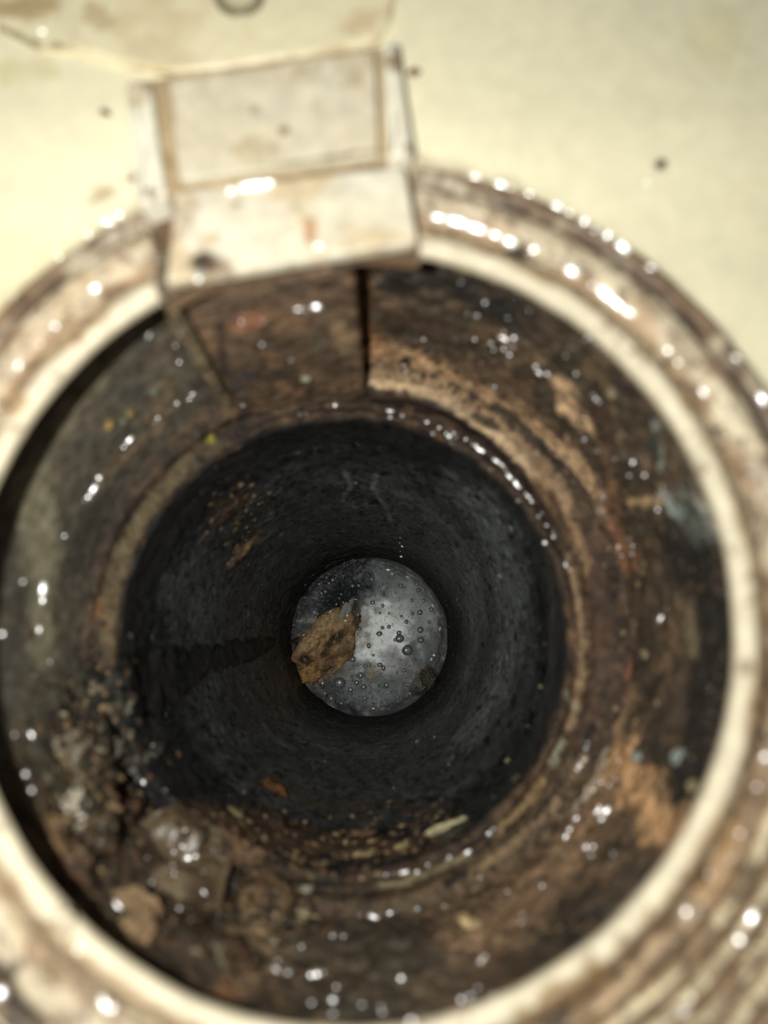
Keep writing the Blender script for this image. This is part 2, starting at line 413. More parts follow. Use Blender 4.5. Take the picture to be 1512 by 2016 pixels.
ph_ = 0.5 + 0.5*np.cos((rv - 59.4 + 0.5*(fbm(Vr, 0.2, 2, 67) - 0.5))*2*np.pi/3.1)
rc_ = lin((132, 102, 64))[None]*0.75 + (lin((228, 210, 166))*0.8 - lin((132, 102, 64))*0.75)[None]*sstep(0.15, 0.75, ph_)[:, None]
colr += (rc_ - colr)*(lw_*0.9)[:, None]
clean = np.repeat((lin((228, 214, 178))*0.78)[None], len(Vr), 0)
m = sstep(0.50, 0.66, nA)*0.75*(rv > 53.5)*(1 - 0.8*lw_)
colr += (clean - colr)*m[:, None]
pol = np.column_stack([rv*1.1, np.cos(tv)*9, np.sin(tv)*9]); nS = fbm(pol, 0.75, 4, 72); nS2 = fbm(pol*[1, 2.4, 2.4], 1.1, 3, 74)
lowr = sstep(-2.0, -1.5, tv)*(1 - sstep(-0.1, 0.5, tv))
m = sstep(0.46, 0.58, nS)*(0.26 + 0.5*lowr)*sstep(52.3, 53.6, rv); colr += (lin((132, 100, 66))*0.75 - colr)*m[:, None]
m = sstep(0.56, 0.64, nS2)*(0.35 + 0.4*lowr)*sstep(52.8, 54.5, rv); colr += (lin((84, 62, 40))*0.75 - colr)*m[:, None]
dirty = lin((120, 92, 62))*0.8
m = sstep(0.55, 0.72, nB)*0.65*sstep(52.5, 54.5, rv)
colr += (dirty - colr)*m[:, None]
g_ = colr @ np.array([.3, .55, .15]); colr = g_[:, None] + (colr - g_[:, None])*0.86
spk = sstep(0.60, 0.67, fbm(Vr, 0.9, 3, 77))*sstep(52.0, 53.5, rv)*0.75; colr += (lin((92, 68, 46))*0.7 - colr)*spk[:, None]
spk = sstep(0.66, 0.70, fbm(Vr, 0.55, 3, 78))*0.6; colr += (lin((140, 112, 80))*0.7 - colr)*spk[:, None]
colr[pit] = lin((96, 76, 54))
rim_strokes = [([(1110, 640), (1180, 700)], 22, (190, 158, 116), .6), ([(905, 540), (980, 575)], 16, (176, 140, 100), .7), ([(40, 790), (20, 815)], 16, (176, 138, 92), .7),
    ([(1320, 1780)], 18, (120, 95, 65), .9), ([(1265, 1845)], 12, (110, 88, 60), .9), ([(1385, 1735), (1360, 1720)], 22, (130, 102, 70), .7),
    ([(1330, 1870), (1270, 1930), (1240, 1960)], 12, (92, 68, 42), .8), ([(1180, 1920), (1080, 1985), (1000, 2030)], 24, (150, 118, 78), .8),
    ([(1440, 1640), (1400, 1760)], 26, (176, 142, 100), .7), ([(1430, 690), (1460, 760), (1500, 850)], 20, (70, 52, 38), .7), ([(860, 315), (920, 330), (1010, 360), (1100, 400), (1180, 450)], 16, (64, 48, 36), .75),
    ([(830, 310), (900, 315)], 12, (120, 96, 70), .7), ([(210, 520), (120, 600), (60, 660)], 20, (205, 180, 142), .6), ([(120, 470), (60, 520), (0, 570)], 18, (112, 92, 66), .8), ([(0, 640), (50, 660)], 20, (150, 124, 90), .6),
    ([(20, 1745), (90, 1840)], 10, (190, 150, 100), .6), ([(70, 1830), (150, 1925), (230, 1990)], 16, (150, 132, 108), .8), ([(0, 1915), (40, 1990)], 24, (60, 48, 36), .9), ([(1240, 590), (1300, 660)], 16, (190, 160, 122), .6),
    ([(300, 470), (270, 430)], 14, (130, 104, 76), .7), ([(1490, 1100), (1500, 1250)], 16, (200, 172, 130), .6)]
colr = paint(Vr, colr, rim_strokes, 0.8, 75)
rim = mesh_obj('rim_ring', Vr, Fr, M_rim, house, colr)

def part(name, V, Fc, mat, parent, cols, scale, seed, gain, strokes=(), cap=0.8, nsc=0.35):
    c = blend(V, cols, scale, seed, gain); c = paint(V, c, strokes, gain, seed + 3, nsc, cap)
    return mesh_obj(name, V, Fc, mat, parent, c)

plate = part('rim_plate', Vplate, Fplate, M_rim, house, [(236, 227, 200), (218, 198, 162), (242, 234, 212)], 0.12, 80, 0.77,
    [([(395, 512), (410, 520)], 26, (52, 38, 30), .95), ([(425, 525), (440, 535)], 20, (120, 84, 58), .6), ([(612, 440), (610, 470)], 17, (186, 132, 84), .85), ([(455, 410), (470, 400)], 14, (140, 108, 82), .6),
     ([(345, 420), (370, 400), (350, 470)], 20, (168, 138, 104), .6), ([(575, 523)], 14, (140, 112, 80), .7), ([(420, 470)], 14, (190, 158, 120), .5), ([(395, 540), (380, 545)], 8, (170, 180, 176), .6)])
part('gap_filler', Vbed, Fbed, M_rim, house, [(190, 168, 132), (170, 146, 110)], 0.15, 82, 0.8)  # filler slab added so the gaps round the block look tan, not black
part('guide_block', Vblock, Fblock, M_rim, house, [(228, 217, 188), (212, 196, 162), (232, 222, 196)], 0.14, 84, 0.78,
    [([(558, 255)], 12, (120, 98, 70), .8), ([(502, 218)], 12, (170, 142, 106), .7), ([(340, 190), (345, 330)], 12, (176, 150, 116), .5), ([(350, 350), (550, 325), (745, 298)], 5, (90, 70, 48), .8), ([(340, 158), (420, 150), (560, 125)], 10, (186, 164, 126), .5)])
part('guide_rail', Vraill, Fraill, M_rim, house, [(244, 238, 216), (232, 220, 190)], 0.12, 88, 0.92,
    [([(245, 165), (290, 170)], 22, (170, 146, 110), .8), ([(275, 200)], 18, (190, 168, 130), .6), ([(268, 372), (300, 380)], 13, (120, 94, 66), .8)])
part('guide_rail', Vrailr, Frailr, M_rim, house, [(244, 238, 216), (232, 220, 190)], 0.12, 90, 0.92,
    [([(755, 90), (775, 120)], 18, (150, 122, 88), .85), ([(800, 290), (815, 300)], 10, (90, 70, 48), .8)])
brack = part('mounting_bracket', Vbrack, Fbrack, M_cream, house, [(234, 224, 188), (222, 206, 168)], 0.1, 92, 0.92,
    [([(0, 15), (60, 25), (100, 10)], 34, (170, 146, 100), .8), ([(180, 20), (200, 45)], 28, (186, 164, 122), .7), ([(720, 40), (840, 0), (690, 60)], 34, (205, 180, 140), .7), ([(0, 55), (60, 88), (140, 92)], 11, (120, 104, 72), .85), ([(260, 132), (340, 146)], 10, (170, 146, 112), .6), ([(330, 150), (560, 118), (740, 86)], 9, (176, 152, 112), .7)])
# screw hole in the bracket
hc = onz(472, -8, -1.4)
ang = np.linspace(0, 2*np.pi, 48, endpoint=False)
prof = [(3.9, -2.19), (3.7, -1.9), (3.2, -1.75), (2.8, -1.9), (2.5, -2.15), (1.2, -2.15), (0.05, -2.15)]
Vh = np.concatenate([np.column_stack([hc[0] + r*np.cos(ang), hc[1] + r*np.sin(ang), np.full(48, z + 0.8)]) for r, z in prof])
Fh = grid_faces(len(prof), 48)
ch = np.concatenate([np.repeat(lin(c)[None]*0.9, 48, 0) for c in [(150, 142, 110), (120, 112, 88), (126, 118, 92), (150, 142, 112), (200, 192, 158), (214, 206, 172), (214, 206, 172)]])  # grey outer rings paint in the shadow round the hole's edge
mesh_obj('screw_hole', Vh, Fh, M_cream, brack, ch)

SAT = 0.88
G = 2.3
wall_strokes = [
    ([(770, 720), (900, 790), (1030, 880), (1120, 1000)], 95, (104, 82, 58), .75, .6), ([(1200, 1450), (1150, 1620), (1040, 1760), (930, 1860)], 95, (118, 92, 66), .75, .6), ([(1200, 1050), (1190, 1250)], 60, (76, 56, 42), .6, .7), ([(560, 1880), (700, 1880), (850, 1930)], 90, (74, 65, 51), .7, .6),
    # upper right
    ([(705, 545), (705, 600), (712, 650)], 30, (112, 74, 44), .8), ([(800, 560), (900, 560), (990, 620)], 66, (28, 28, 26), .9), ([(770, 620), (850, 640)], 40, (56, 42, 32), .7),
    ([(735, 690), (800, 695), (850, 725), (900, 760)], 36, (160, 128, 90), .85), ([(735, 660), (745, 690)], 18, (140, 98, 60), .6), ([(800, 707), (798, 712)], 13, (26, 18, 15), 1.0, .3),  # last stroke paints in the dark of a small hole
    ([(960, 780), (1020, 830), (1080, 880)], 44, (138, 110, 78), .75), ([(1105, 760), (1120, 800), (1150, 830)], 34, (158, 128, 92), .85), ([(1120, 890), (1145, 930), (1165, 960)], 34, (160, 130, 94), .85), ([(1090, 960), (1130, 1030)], 26, (140, 110, 78), .7),
    ([(1105, 835), (1108, 870)], 9, (40, 24, 19), .95, .4), ([(1045, 690), (960, 700)], 36, (72, 58, 42), .6), ([(1065, 720)], 20, (122, 98, 70), .6), ([(1180, 800), (1190, 880)], 30, (58, 42, 32), .7),
    ([(1205, 745), (1240, 770)], 26, (38, 36, 32), .8), ([(1205, 775)], 12, (150, 138, 104), .8), ([(1212, 808)], 16, (140, 124, 88), .8), ([(1222, 860)], 12, (124, 106, 70), .7), ([(1240, 700), (1265, 760), (1270, 830)], 16, (42, 42, 38), .8),
    ([(1275, 760), (1290, 850), (1300, 925)], 15, (116, 122, 112), .85, .6), ([(1312, 980), (1335, 1010), (1360, 1045)], 20, (120, 130, 124), .9, .6), ([(1350, 985), (1380, 1010), (1400, 1035)], 44, (112, 113, 102), .9, .5), ([(1340, 900), (1360, 950)], 26, (66, 60, 48), .8),
    ([(1235, 990), (1275, 985)], 11, (150, 122, 84), .8), ([(1300, 960)], 9, (170, 142, 106), .9), ([(1215, 1060), (1230, 1100), (1240, 1090)], 32, (118, 78, 52), .6), ([(1200, 1010), (1210, 960)], 22, (98, 68, 46), .6), ([(1180, 1010)], 16, (132, 118, 100), .6),
    ([(1340, 1090), (1390, 1120), (1400, 1250), (1380, 1420), (1350, 1540)], 84, (28, 27, 24), .95, .4), ([(1350, 1210), (1368, 1280)], 22, (84, 76, 54), .6), ([(1272, 1288)], 9, (160, 140, 106), .9, .3), ([(1310, 1180), (1300, 1230)], 20, (64, 52, 38), .7),
    ([(1235, 1275), (1230, 1320), (1215, 1390)], 13, (122, 72, 46), .85), ([(1190, 1180), (1180, 1300), (1200, 1400)], 22, (52, 36, 28), .8), ([(1280, 1380), (1265, 1420)], 20, (76, 60, 42), .6),
    ([(1220, 1490), (1250, 1560), (1300, 1620), (1330, 1660)], 42, (158, 120, 78), .9, .7), ([(1225, 1480)], 18, (120, 80, 50), .7), ([(1195, 1475), (1170, 1550), (1130, 1590)], 12, (142, 132, 110), .8, .6), ([(1340, 1490)], 13, (140, 146, 136), .9, .4), ([(1365, 1548)], 12, (150, 136, 100), .9, .4), ([(1256, 1490)], 9, (150, 158, 150), .9, .4), ([(1280, 1700), (1240, 1720)], 40, (54, 46, 36), .7),
    # bottom and lower left
    ([(1120, 1660), (1060, 1740)], 26, (112, 90, 64), .6), ([(1040, 1800), (1000, 1850)], 26, (92, 72, 50), .6), ([(930, 1900), (1000, 1930)], 40, (66, 50, 36), .7), ([(720, 1850), (820, 1900), (700, 1960)], 60, (54, 48, 38), .8), ([(1180, 1800)], 22, (32, 29, 25), .8),
    ([(550, 1720), (520, 1770), (500, 1840), (480, 1920)], 32, (118, 96, 68), .8), ([(445, 1930), (450, 1960)], 14, (120, 80, 48), .7), ([(350, 1850), (420, 1850)], 46, (66, 52, 38), .8), ([(600, 1900)], 24, (40, 32, 26), .7), ([(90, 1500), (120, 1560), (60, 1420)], 44, (64, 60, 48), .8), ([(110, 1640), (150, 1720)], 26, (112, 88, 58), .7), ([(200, 1700), (205, 1760)], 24, (34, 32, 28), .8)]
left_strokes = [
    # smooth olive coating on the left
    ([(60, 950), (90, 1100), (80, 1250)], 75, (86, 82, 64), .85, .4), ([(200, 720), (260, 640), (120, 850)], 60, (78, 72, 56), .8, .5), ([(330, 760), (300, 850), (200, 940)], 36, (74, 62, 46), .7), ([(300, 690), (340, 680)], 20, (52, 40, 32), .7),
    ([(320, 630), (330, 640)], 18, (78, 60, 44), .6), ([(410, 600), (430, 700), (450, 830)], 12, (78, 68, 50), .8, .3), ([(395, 610), (412, 720)], 11, (30, 28, 25), .8, .4)]
wcol = blend(Vw, [(60, 50, 38), (42, 37, 30), (84, 66, 47), (50, 43, 33)], 0.13, 100, 2.1)
wa = np.degrees(np.arctan2(Vw[:, 1], Vw[:, 0])) % 360
lm = sstep(112, 128, wa)*(1 - sstep(196, 206, wa + 8*(fbm(Vw, 0.2, 2, 97) - 0.5)))
oc = blend(Vw, [(66, 62, 53), (54, 51, 44), (74, 68, 56)], 0.08, 96, 2.9)
wcol += (oc - wcol)*(lm*0.9)[:, None]
wcol = paint(Vw, wcol, left_strokes, 4.6, 98, 0.3, 0.4)
wcol = paint(Vw, wcol, wall_strokes, G, 103, 0.35, 0.8)
wall = mesh_obj('chamber_wall', Vw, Fw, M_grime, house, wcol, relief=1 - 0.72*lm)
part('key_panel', Vk, Fk, M_grime, wall, [(74, 59, 44), (60, 48, 36), (92, 70, 50)], 0.13, 110, G*1.3,
    [([(475, 640), (500, 625)], 32, (122, 80, 54), .8), ([(540, 620), (570, 650)], 34, (92, 70, 48), .6), ([(665, 620), (680, 690)], 22, (104, 86, 60), .8), ([(520, 700)], 14, (116, 66, 46), .8), ([(460, 770), (480, 740)], 26, (48, 50, 50), .7), ([(625, 660), (630, 700)], 20, (62, 58, 46), .6), ([(570, 740), (620, 780)], 28, (54, 44, 34), .7), ([(430, 610), (440, 720), (455, 790)], 12, (36, 32, 27), .8), ([(560, 565), (640, 555)], 18, (46, 40, 33), .8), ([(490, 820), (560, 815), (640, 805)], 9, (92, 80, 56), .6)])
ledge_strokes = [
    ([(1150, 1080), (1175, 1200), (1170, 1330), (1140, 1440)], 30, (84, 62, 46), .85, .8), ([(1120, 1520), (1040, 1640), (930, 1730), (800, 1780)], 34, (100, 80, 56), .85, .8), ([(1060, 960), (1130, 1060)], 26, (130, 102, 70), .7, .8),
    ([(235, 1440), (270, 1510), (320, 1575)], 42, (22, 23, 22), .95, .5), ([(735, 735), (860, 760), (960, 820), (1060, 910), (1120, 1010)], 22, (150, 122, 88), .8, .7),  # first, near-black stroke paints in the dark gap beside the heap
    ([(735, 752), (800, 760), (860, 782), (930, 822), (1000, 880), (1050, 935)], 13, (214, 182, 138), .95, .5), ([(740, 735), (860, 755), (940, 800), (1040, 880)], 9, (150, 122, 84), .8, .6), ([(1060, 945), (1110, 1020), (1140, 1080), (1160, 1150)], 13, (140, 110, 74), .85), ([(1085, 975), (1115, 1040)], 10, (66, 42, 30), .8, .5),  # first, palest stroke paints in the crisp highlight along the cream ledge
    ([(935, 820), (975, 840)], 12, (40, 28, 22), .9, .5), ([(735, 790), (820, 795), (900, 828), (980, 890), (1040, 960), (1080, 1030)], 12, (36, 22, 17), .95, .3),
    ([(1115, 1110), (1135, 1180), (1140, 1270), (1138, 1350), (1125, 1420)], 18, (150, 122, 90), .9, .8), ([(1120, 1370), (1130, 1400)], 12, (120, 118, 92), .7), ([(1105, 1460), (1085, 1500)], 11, (146, 140, 114), .9, .8), ([(1070, 1540), (1030, 1590), (990, 1620)], 14, (150, 124, 80), .85), ([(1090, 1460), (1050, 1540)], 9, (110, 84, 62), .7),
    ([(1165, 1430), (1130, 1520), (1060, 1610), (970, 1690), (880, 1740)], 10, (26, 22, 18), .95, .4), ([(1150, 1490), (1090, 1590), (1010, 1660), (930, 1720)], 8, (146, 120, 84), .8, .7), ([(920, 1690), (850, 1712), (760, 1742)], 12, (128, 116, 84), .85, .9), ([(640, 1770), (760, 1790), (880, 1770)], 12, (84, 72, 52), .7),
    ([(215, 1280), (212, 1200), (240, 1090), (290, 1000), (370, 910)], 17, (100, 86, 58), .85, .5), ([(195, 1190), (205, 1230)], 13, (128, 92, 50), .8), ([(170, 1180), (190, 1080), (240, 980), (330, 880)], 14, (56, 48, 38), .7, .5), ([(120, 1200), (150, 1060), (220, 920)], 20, (74, 68, 56), .7, .5), ([(440, 870), (400, 890)], 14, (84, 72, 50), .7)]
part('panel_rib', Vrib, Frib, M_grime, wall, [(92, 80, 58), (70, 60, 45)], 0.2, 114, G*1.2)
part('chamber_ledge', Vl, Fl, M_grime, house, [(64, 50, 37), (46, 37, 29), (88, 68, 47)], 0.2, 120, 1.15, ledge_strokes, 0.62, 0.5)
# pipe: black slime coat with brown sediment low on the wall
pipe_strokes = [([(678, 925), (690, 958), (672, 985), (700, 1000)], 7, (84, 88, 87), .6, .9), ([(740, 935), (733, 962), (760, 1000), (768, 1025)], 7, (84, 88, 87), .6, .9), ([(420, 1610), (520, 1640), (640, 1670), (780, 1665)], 46, (64, 48, 32), .75), ([(560, 1560), (700, 1590)], 40, (44, 34, 25), .7), ([(440, 1000), (480, 985)], 32, (56, 42, 30), .7), ([(470, 1080), (500, 1065), (455, 1110)], 14, (110, 86, 60), .7), ([(640, 1090), (720, 1088)], 8, (70, 54, 38), .7),
    ([(560, 1360), (560, 1310)], 16, (62, 50, 38), .6), ([(1075, 1100), (1085, 1250), (1060, 1420)], 16, (58, 46, 34), .6), ([(850, 1600), (760, 1580)], 30, (40, 32, 24), .6)]
ncol = blend(Vp, [(34, 35, 35), (24, 25, 25), (46, 47, 46)], 0.12, 130, 3.0)
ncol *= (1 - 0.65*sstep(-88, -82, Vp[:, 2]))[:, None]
ncol = paint(Vp, ncol, [([(960, 1010), (1000, 1150), (1000, 1290), (950, 1400)], 120, (60, 64, 63), .8, .5), ([(925, 1120), (935, 1220), (920, 1320)], 60, (56, 60, 60), .8, .5), ([(790, 980), (880, 1040)], 70, (48, 51, 51), .7, .6), ([(850, 1430), (720, 1480), (600, 1440)], 70, (44, 47, 46), .7, .6), ([(360, 1150), (420, 1200)], 80, (44, 48, 48), .6, .6)], 4.0, 137, .25)  # grey strokes put the sheen of the wet wall into its colour
# ragged specks where the slime is pitted
sp = sstep(0.59, 0.63, fbm(Vp*[1, 1, 1.1], 0.62, 3, 131))
ncol *= (1 - 0.85*sp)[:, None]
vein = np.abs(fbm(Vp, 0.22, 3, 133) - 0.5)
ncol += (np.array(lin((120, 124, 122)))[None] - ncol)*((1 - sstep(0.0, 0.012, vein))*0.35*sstep(15, 30, Vp[:, 1])*sstep(-75, -90, Vp[:, 2]))[:, None]
ncol = paint(Vp, ncol, pipe_strokes, 3.0, 135, 0.4)
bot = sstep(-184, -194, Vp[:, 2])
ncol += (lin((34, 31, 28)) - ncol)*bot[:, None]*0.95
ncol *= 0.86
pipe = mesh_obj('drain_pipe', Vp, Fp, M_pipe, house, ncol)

SAT = 1.0
# ------------------------------------------------------------------ the floor round it
colf = blend(Vf, [(241, 233, 199), (236, 226, 186)], 0.03, 140, 0.97)
rad = np.linalg.norm(Vf[:, :2], axis=1)
m = (1 - sstep(65.5, 68.5, rad + 3*(fbm(Vf, 0.3, 3, 141) - 0.5)))
colf += (lin((120, 98, 70)) - colf)*m[:, None]*0.6
colf = paint(Vf, colf, [([(1300, 325)], 18, (96, 84, 56), .9, .6), ([(215, 375), (180, 395)], 14, (170, 148, 110), .7), ([(262, 350), (280, 375)], 12, (90, 70, 48), .8), ([(0, 140), (80, 130)], 40, (212, 202, 152), .6), ([(1400, 60)], 90, (226, 216, 168), .5), ([(318, 200), (345, 380)], 14, (150, 128, 92), .8, .4), ([(745, 120), (756, 300)], 10, (128, 104, 74), .8, .4), ([(808, 330), (818, 480)], 12, (80, 62, 44), .8, .4), ([(300, 420), (318, 570)], 12, (110, 88, 62), .8, .4)], 0.94, 145, 0.3, 0.8)  # strip along the left rail paints in its shadow; seam strips darken the gaps
tag(mesh_obj('floor', Vf, Ff, M_cream, None, colf), 'flat cream plastic tray floor around the drain rim', kind='structure')

# ------------------------------------------------------------------ water
X, Y = Vwat[:, 0] - 0.4, Vwat[:, 1] - 0.6
rw = np.hypot(X, Y)
def atw(px, py): return onz(px, py, -200.0)
hgt = (fbm(Vwat, 0.15, 2, 150) - 0.5)*1.0
colw = np.repeat(lin((100, 106, 105))[None], len(Vwat), 0)
def wpaint(pts, rpx, rgb, s, rag=1.0, bump=0.0, seed=0):
    global colw, hgt
    P = [atw(*p) for p in pts]; d = polydist(Vwat*[1, 1, 0] + [0, 0, -200], P)/(rpx*300/F)
    d = d + rag*((fbm(Vwat*[1, 1, 0], 0.3, 4, 151 + seed) - 0.5)*1.4)
    m = (1 - sstep(0.4, 1.2, d))*s
    colw = colw + (lin(rgb) - colw)*m[:, None]; hgt = hgt + m*bump
WG = 1.35
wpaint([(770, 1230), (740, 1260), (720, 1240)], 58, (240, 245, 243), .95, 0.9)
wpaint([(800, 1180), (830, 1220)], 40, (150, 156, 154), .7, 1.0, 0, 2)
wpaint([(870, 1180), (880, 1260), (845, 1340), (780, 1385), (690, 1400)], 16, (62, 68, 68), .7, 1.2, 0, 12)
wpaint([(640, 1175), (605, 1230), (685, 1150)], 62, (26, 32, 34), .95, .9, -.6, 3)
wpaint([(640, 1370), (670, 1390), (620, 1350)], 40, (30, 36, 38), .9, .9, -.3, 4)
wpaint([(700, 1370), (760, 1380)], 34, (96, 104, 104), .6, 1, 0, 5)
wpaint([(735, 1325)], 18, (128, 112, 84), .7, 1, .2, 6)
wpaint([(690, 1215), (700, 1190)], 14, (46, 44, 40), .8, 1, 0, 7)
wpaint([(840, 1330), (825, 1350)], 18, (70, 60, 36), .9, .7, .5, 8)
wpaint([(770, 1290), (780, 1310)], 22, (150, 146, 146), .6, 1, 0, 9)
wpaint([(610, 1320), (640, 1280), (690, 1235)], 50, (84, 68, 48), .75, 1.1, 0, 14)
wpaint([(580, 1240), (590, 1290)], 16, (20, 22, 22), .9, .5, 0, 10)
# small pinhole bubbles and the raised edge of the froth
for k in range(900):
    a = RNG.uniform(0, 2*np.pi); q = 28*np.sqrt(RNG.uniform()); x, y = q*np.cos(a), q*np.sin(a)
    if x < -9 and -16 < y < 22: continue
    r0 = RNG.uniform(0.18, 0.42); i0 = int((x + 30)/60*(nw - 1)); j0 = int((y + 30)/60*(nw - 1))
    for i in range(max(0, i0 - 3), min(nw, i0 + 4)):
        for j in range(max(0, j0 - 3), min(nw, j0 + 4)):
            n = i*nw + j; d = math.hypot(X[n] - x, Y[n] - y)/r0
            if d < 1.4: f = max(0, 1 - d/1.4); colw[n] *= 1 - 0.45*f; hgt[n] += 0.12*f
edge = sstep(26.5, 29, rw + 2.5*(fbm(Vwat*[1, 1, 0], 0.25, 3, 160) - 0.5))
hgt += edge*0.35*sstep(-5, 8, X)
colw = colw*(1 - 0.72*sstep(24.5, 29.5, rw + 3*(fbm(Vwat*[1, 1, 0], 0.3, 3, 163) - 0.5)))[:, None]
# churned dark froth on the left, with wet folds
chn = np.exp(-(((X + 10)/7)**2 + ((Y - 12)/9)**2)); hgt += chn*(fbm(Vwat*[1, 1, 0], 0.7, 3, 161) - 0.5)*3.2
Vwat[:, 2] += hgt
keep = rw < 30.4
kf = keep[Fwat].all(1)
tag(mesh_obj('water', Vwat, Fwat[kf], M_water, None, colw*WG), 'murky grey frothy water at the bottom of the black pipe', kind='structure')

# ring-shaped bubbles, each one an object
def bubble_mesh():
    prof = [(1.25, -0.05), (1.05, 0.12), (0.85, 0.34), (0.6, 0.5), (0.3, 0.58), (0.02, 0.6)]
    a = np.linspace(0, 2*np.pi, 20, endpoint=False)
    V = np.concatenate([np.column_stack([r*np.cos(a), r*np.sin(a), np.full(20, z)]) for r, z in prof])
    c = np.concatenate([np.repeat(lin(q)[None], 20, 0) for q in [(120, 126, 126), (84, 89, 90), (92, 97, 98), (118, 124, 124), (130, 136, 136), (140, 146, 144)]])  # dark ring and pale highlight of a clear bubble put into the colours
    return V, grid_faces(len(prof), 20), c
bv, bf, bcx = bubble_mesh(); bcx = bcx*0.85
bub0 = None
bub_px = [(668, 1345, 13), (802, 1280, 11), (787, 1257, 8), (747, 1248, 6), (726, 1271, 5), (694, 1298, 6), (710, 1330, 6), (716, 1353, 6), (761, 1349, 6), (827, 1205, 6), (823, 1162, 5), (789, 1153, 5), (828, 1240, 6), (829, 1260, 6), (734, 1186, 5), (754, 1192, 4), (748, 1309, 5), (755, 1315, 5), (702, 1344, 5), (690, 1358, 5), (786, 1246, 5), (708, 1238, 4), (766, 1207, 3), (748, 1207, 3), (790, 1213, 3), (811, 1208, 4), (810, 1182, 4), (834, 1182, 4), (821, 1150, 4), (797, 1157, 3), (732, 1140, 4), (706, 1152, 4), (694, 1153, 4), (766, 1234, 4), (753, 1236, 4), (705, 1210, 5), (804, 1348, 5), (783, 1373, 4), (718, 1375, 4), (742, 1360, 3), (800, 1224, 4), (778, 1260, 4), (850, 1200, 5), (845, 1225, 4), (720, 1312, 4), (735, 1290, 3), (795, 1320, 4), (815, 1300, 4)]
big = {0: 'largest dark bubble in the froth, low beside the brown lump', 1: 'oval pair-like bubble in the grey froth at right'}
bub_lab = clock_labels(bub_px, (732, 1262), "small round bubble in the grey froth at %s o'clock")
for k, (x, y, r) in enumerate(bub_px):
    p = atw(x, y); i = int(round((p[0] - 0.4 + 30)/60*(nw - 1))); j = int(round((p[1] - 0.6 + 30)/60*(nw - 1)))
    z = Vwat[min(max(i, 0), nw - 1)*nw + min(max(j, 0), nw - 1), 2]
    if bub0 is None: o = bub0 = mesh_obj('froth_bubble', bv, bf, M_bubble, None, bcx)
    else: o = bub0.copy(); C.objects.link(o)
    s = r*300/F*0.85
    o.location = (p[0]*MM, p[1]*MM, (z + 0.02)*MM); o.scale = (s*RNG.uniform(.8, 1.1), s*RNG.uniform(.8, 1.1), s*0.4)
    tag(o, big.get(k, bub_lab[k]), 'bubble', 'bubbles in the froth')

# ------------------------------------------------------------------ debris
SV, SF = ellipsoid(30, 44)
def frame(n, up=None):
    n = n/np.linalg.norm(n); u = np.array([1.0, 0, 0]) if up is None else up
    u = u - (u @ n)*n
    if np.linalg.norm(u) < 1e-3: u = np.array([0, 1.0, 0]) - n[1]*n
    u /= np.linalg.norm(u); return u, np.cross(n, u), n

def toward(p): 
    v = CAM - p; return v/np.linalg.norm(v)

def lump(name, px, py, sx, sy, th_, ang, cols, label, cat, seed, group=None, rag=0.5, mat=None, face=0.45, lift=0.3, gain=1.2, pos=None, pits=0):
    """an irregular piece; sx, sy half sizes in photograph pixels, th_ thickness as a share of the smaller one"""
    p, n = place(px, py) if pos is None else pos
    n = n*(1 - face) + toward(p)*face; k = depth(p)/F
    u, v, n = frame(n, RW @ np.array([math.cos(math.radians(ang)), math.sin(math.radians(ang)), 0]))
    a, b = sx*k, sy*k; c = min(a, b)*th_
    nz = fbm(SV*1.0 + seed*3.1, 1.6, 4, 200 + seed) - 0.5; nf = fbm(SV + seed*1.7, 5.0, 3, 230 + seed) - 0.5
    nq = fbm(SV + seed, 11.0, 2, 250 + seed) - 0.5
    L = SV*(1 + rag*2.3*nz + rag*1.0*nf + rag*0.35*nq)[:, None]*np.array([a, b, c])
    V = L[:, 0:1]*u + L[:, 1:2]*v + L[:, 2:3]*n + n*c*lift
    col = blend(SV*3 + seed, cols, 0.5, 260 + seed, gain)
    for q in range(pits):
        e = SV[RNG.integers(len(SV))]; e = np.array([e[0], e[1], abs(e[2])])
        d = np.linalg.norm(SV - e, axis=1); f = 1 - sstep(0.05, 0.2, d); col *= (1 - 0.8*f)[:, None]; V -= n*(f*c*0.4)[:, None]
    o = mesh_obj(name, V, SF, mat or M_debris, None, col, loc=p)
    return tag(o, label, cat, group)

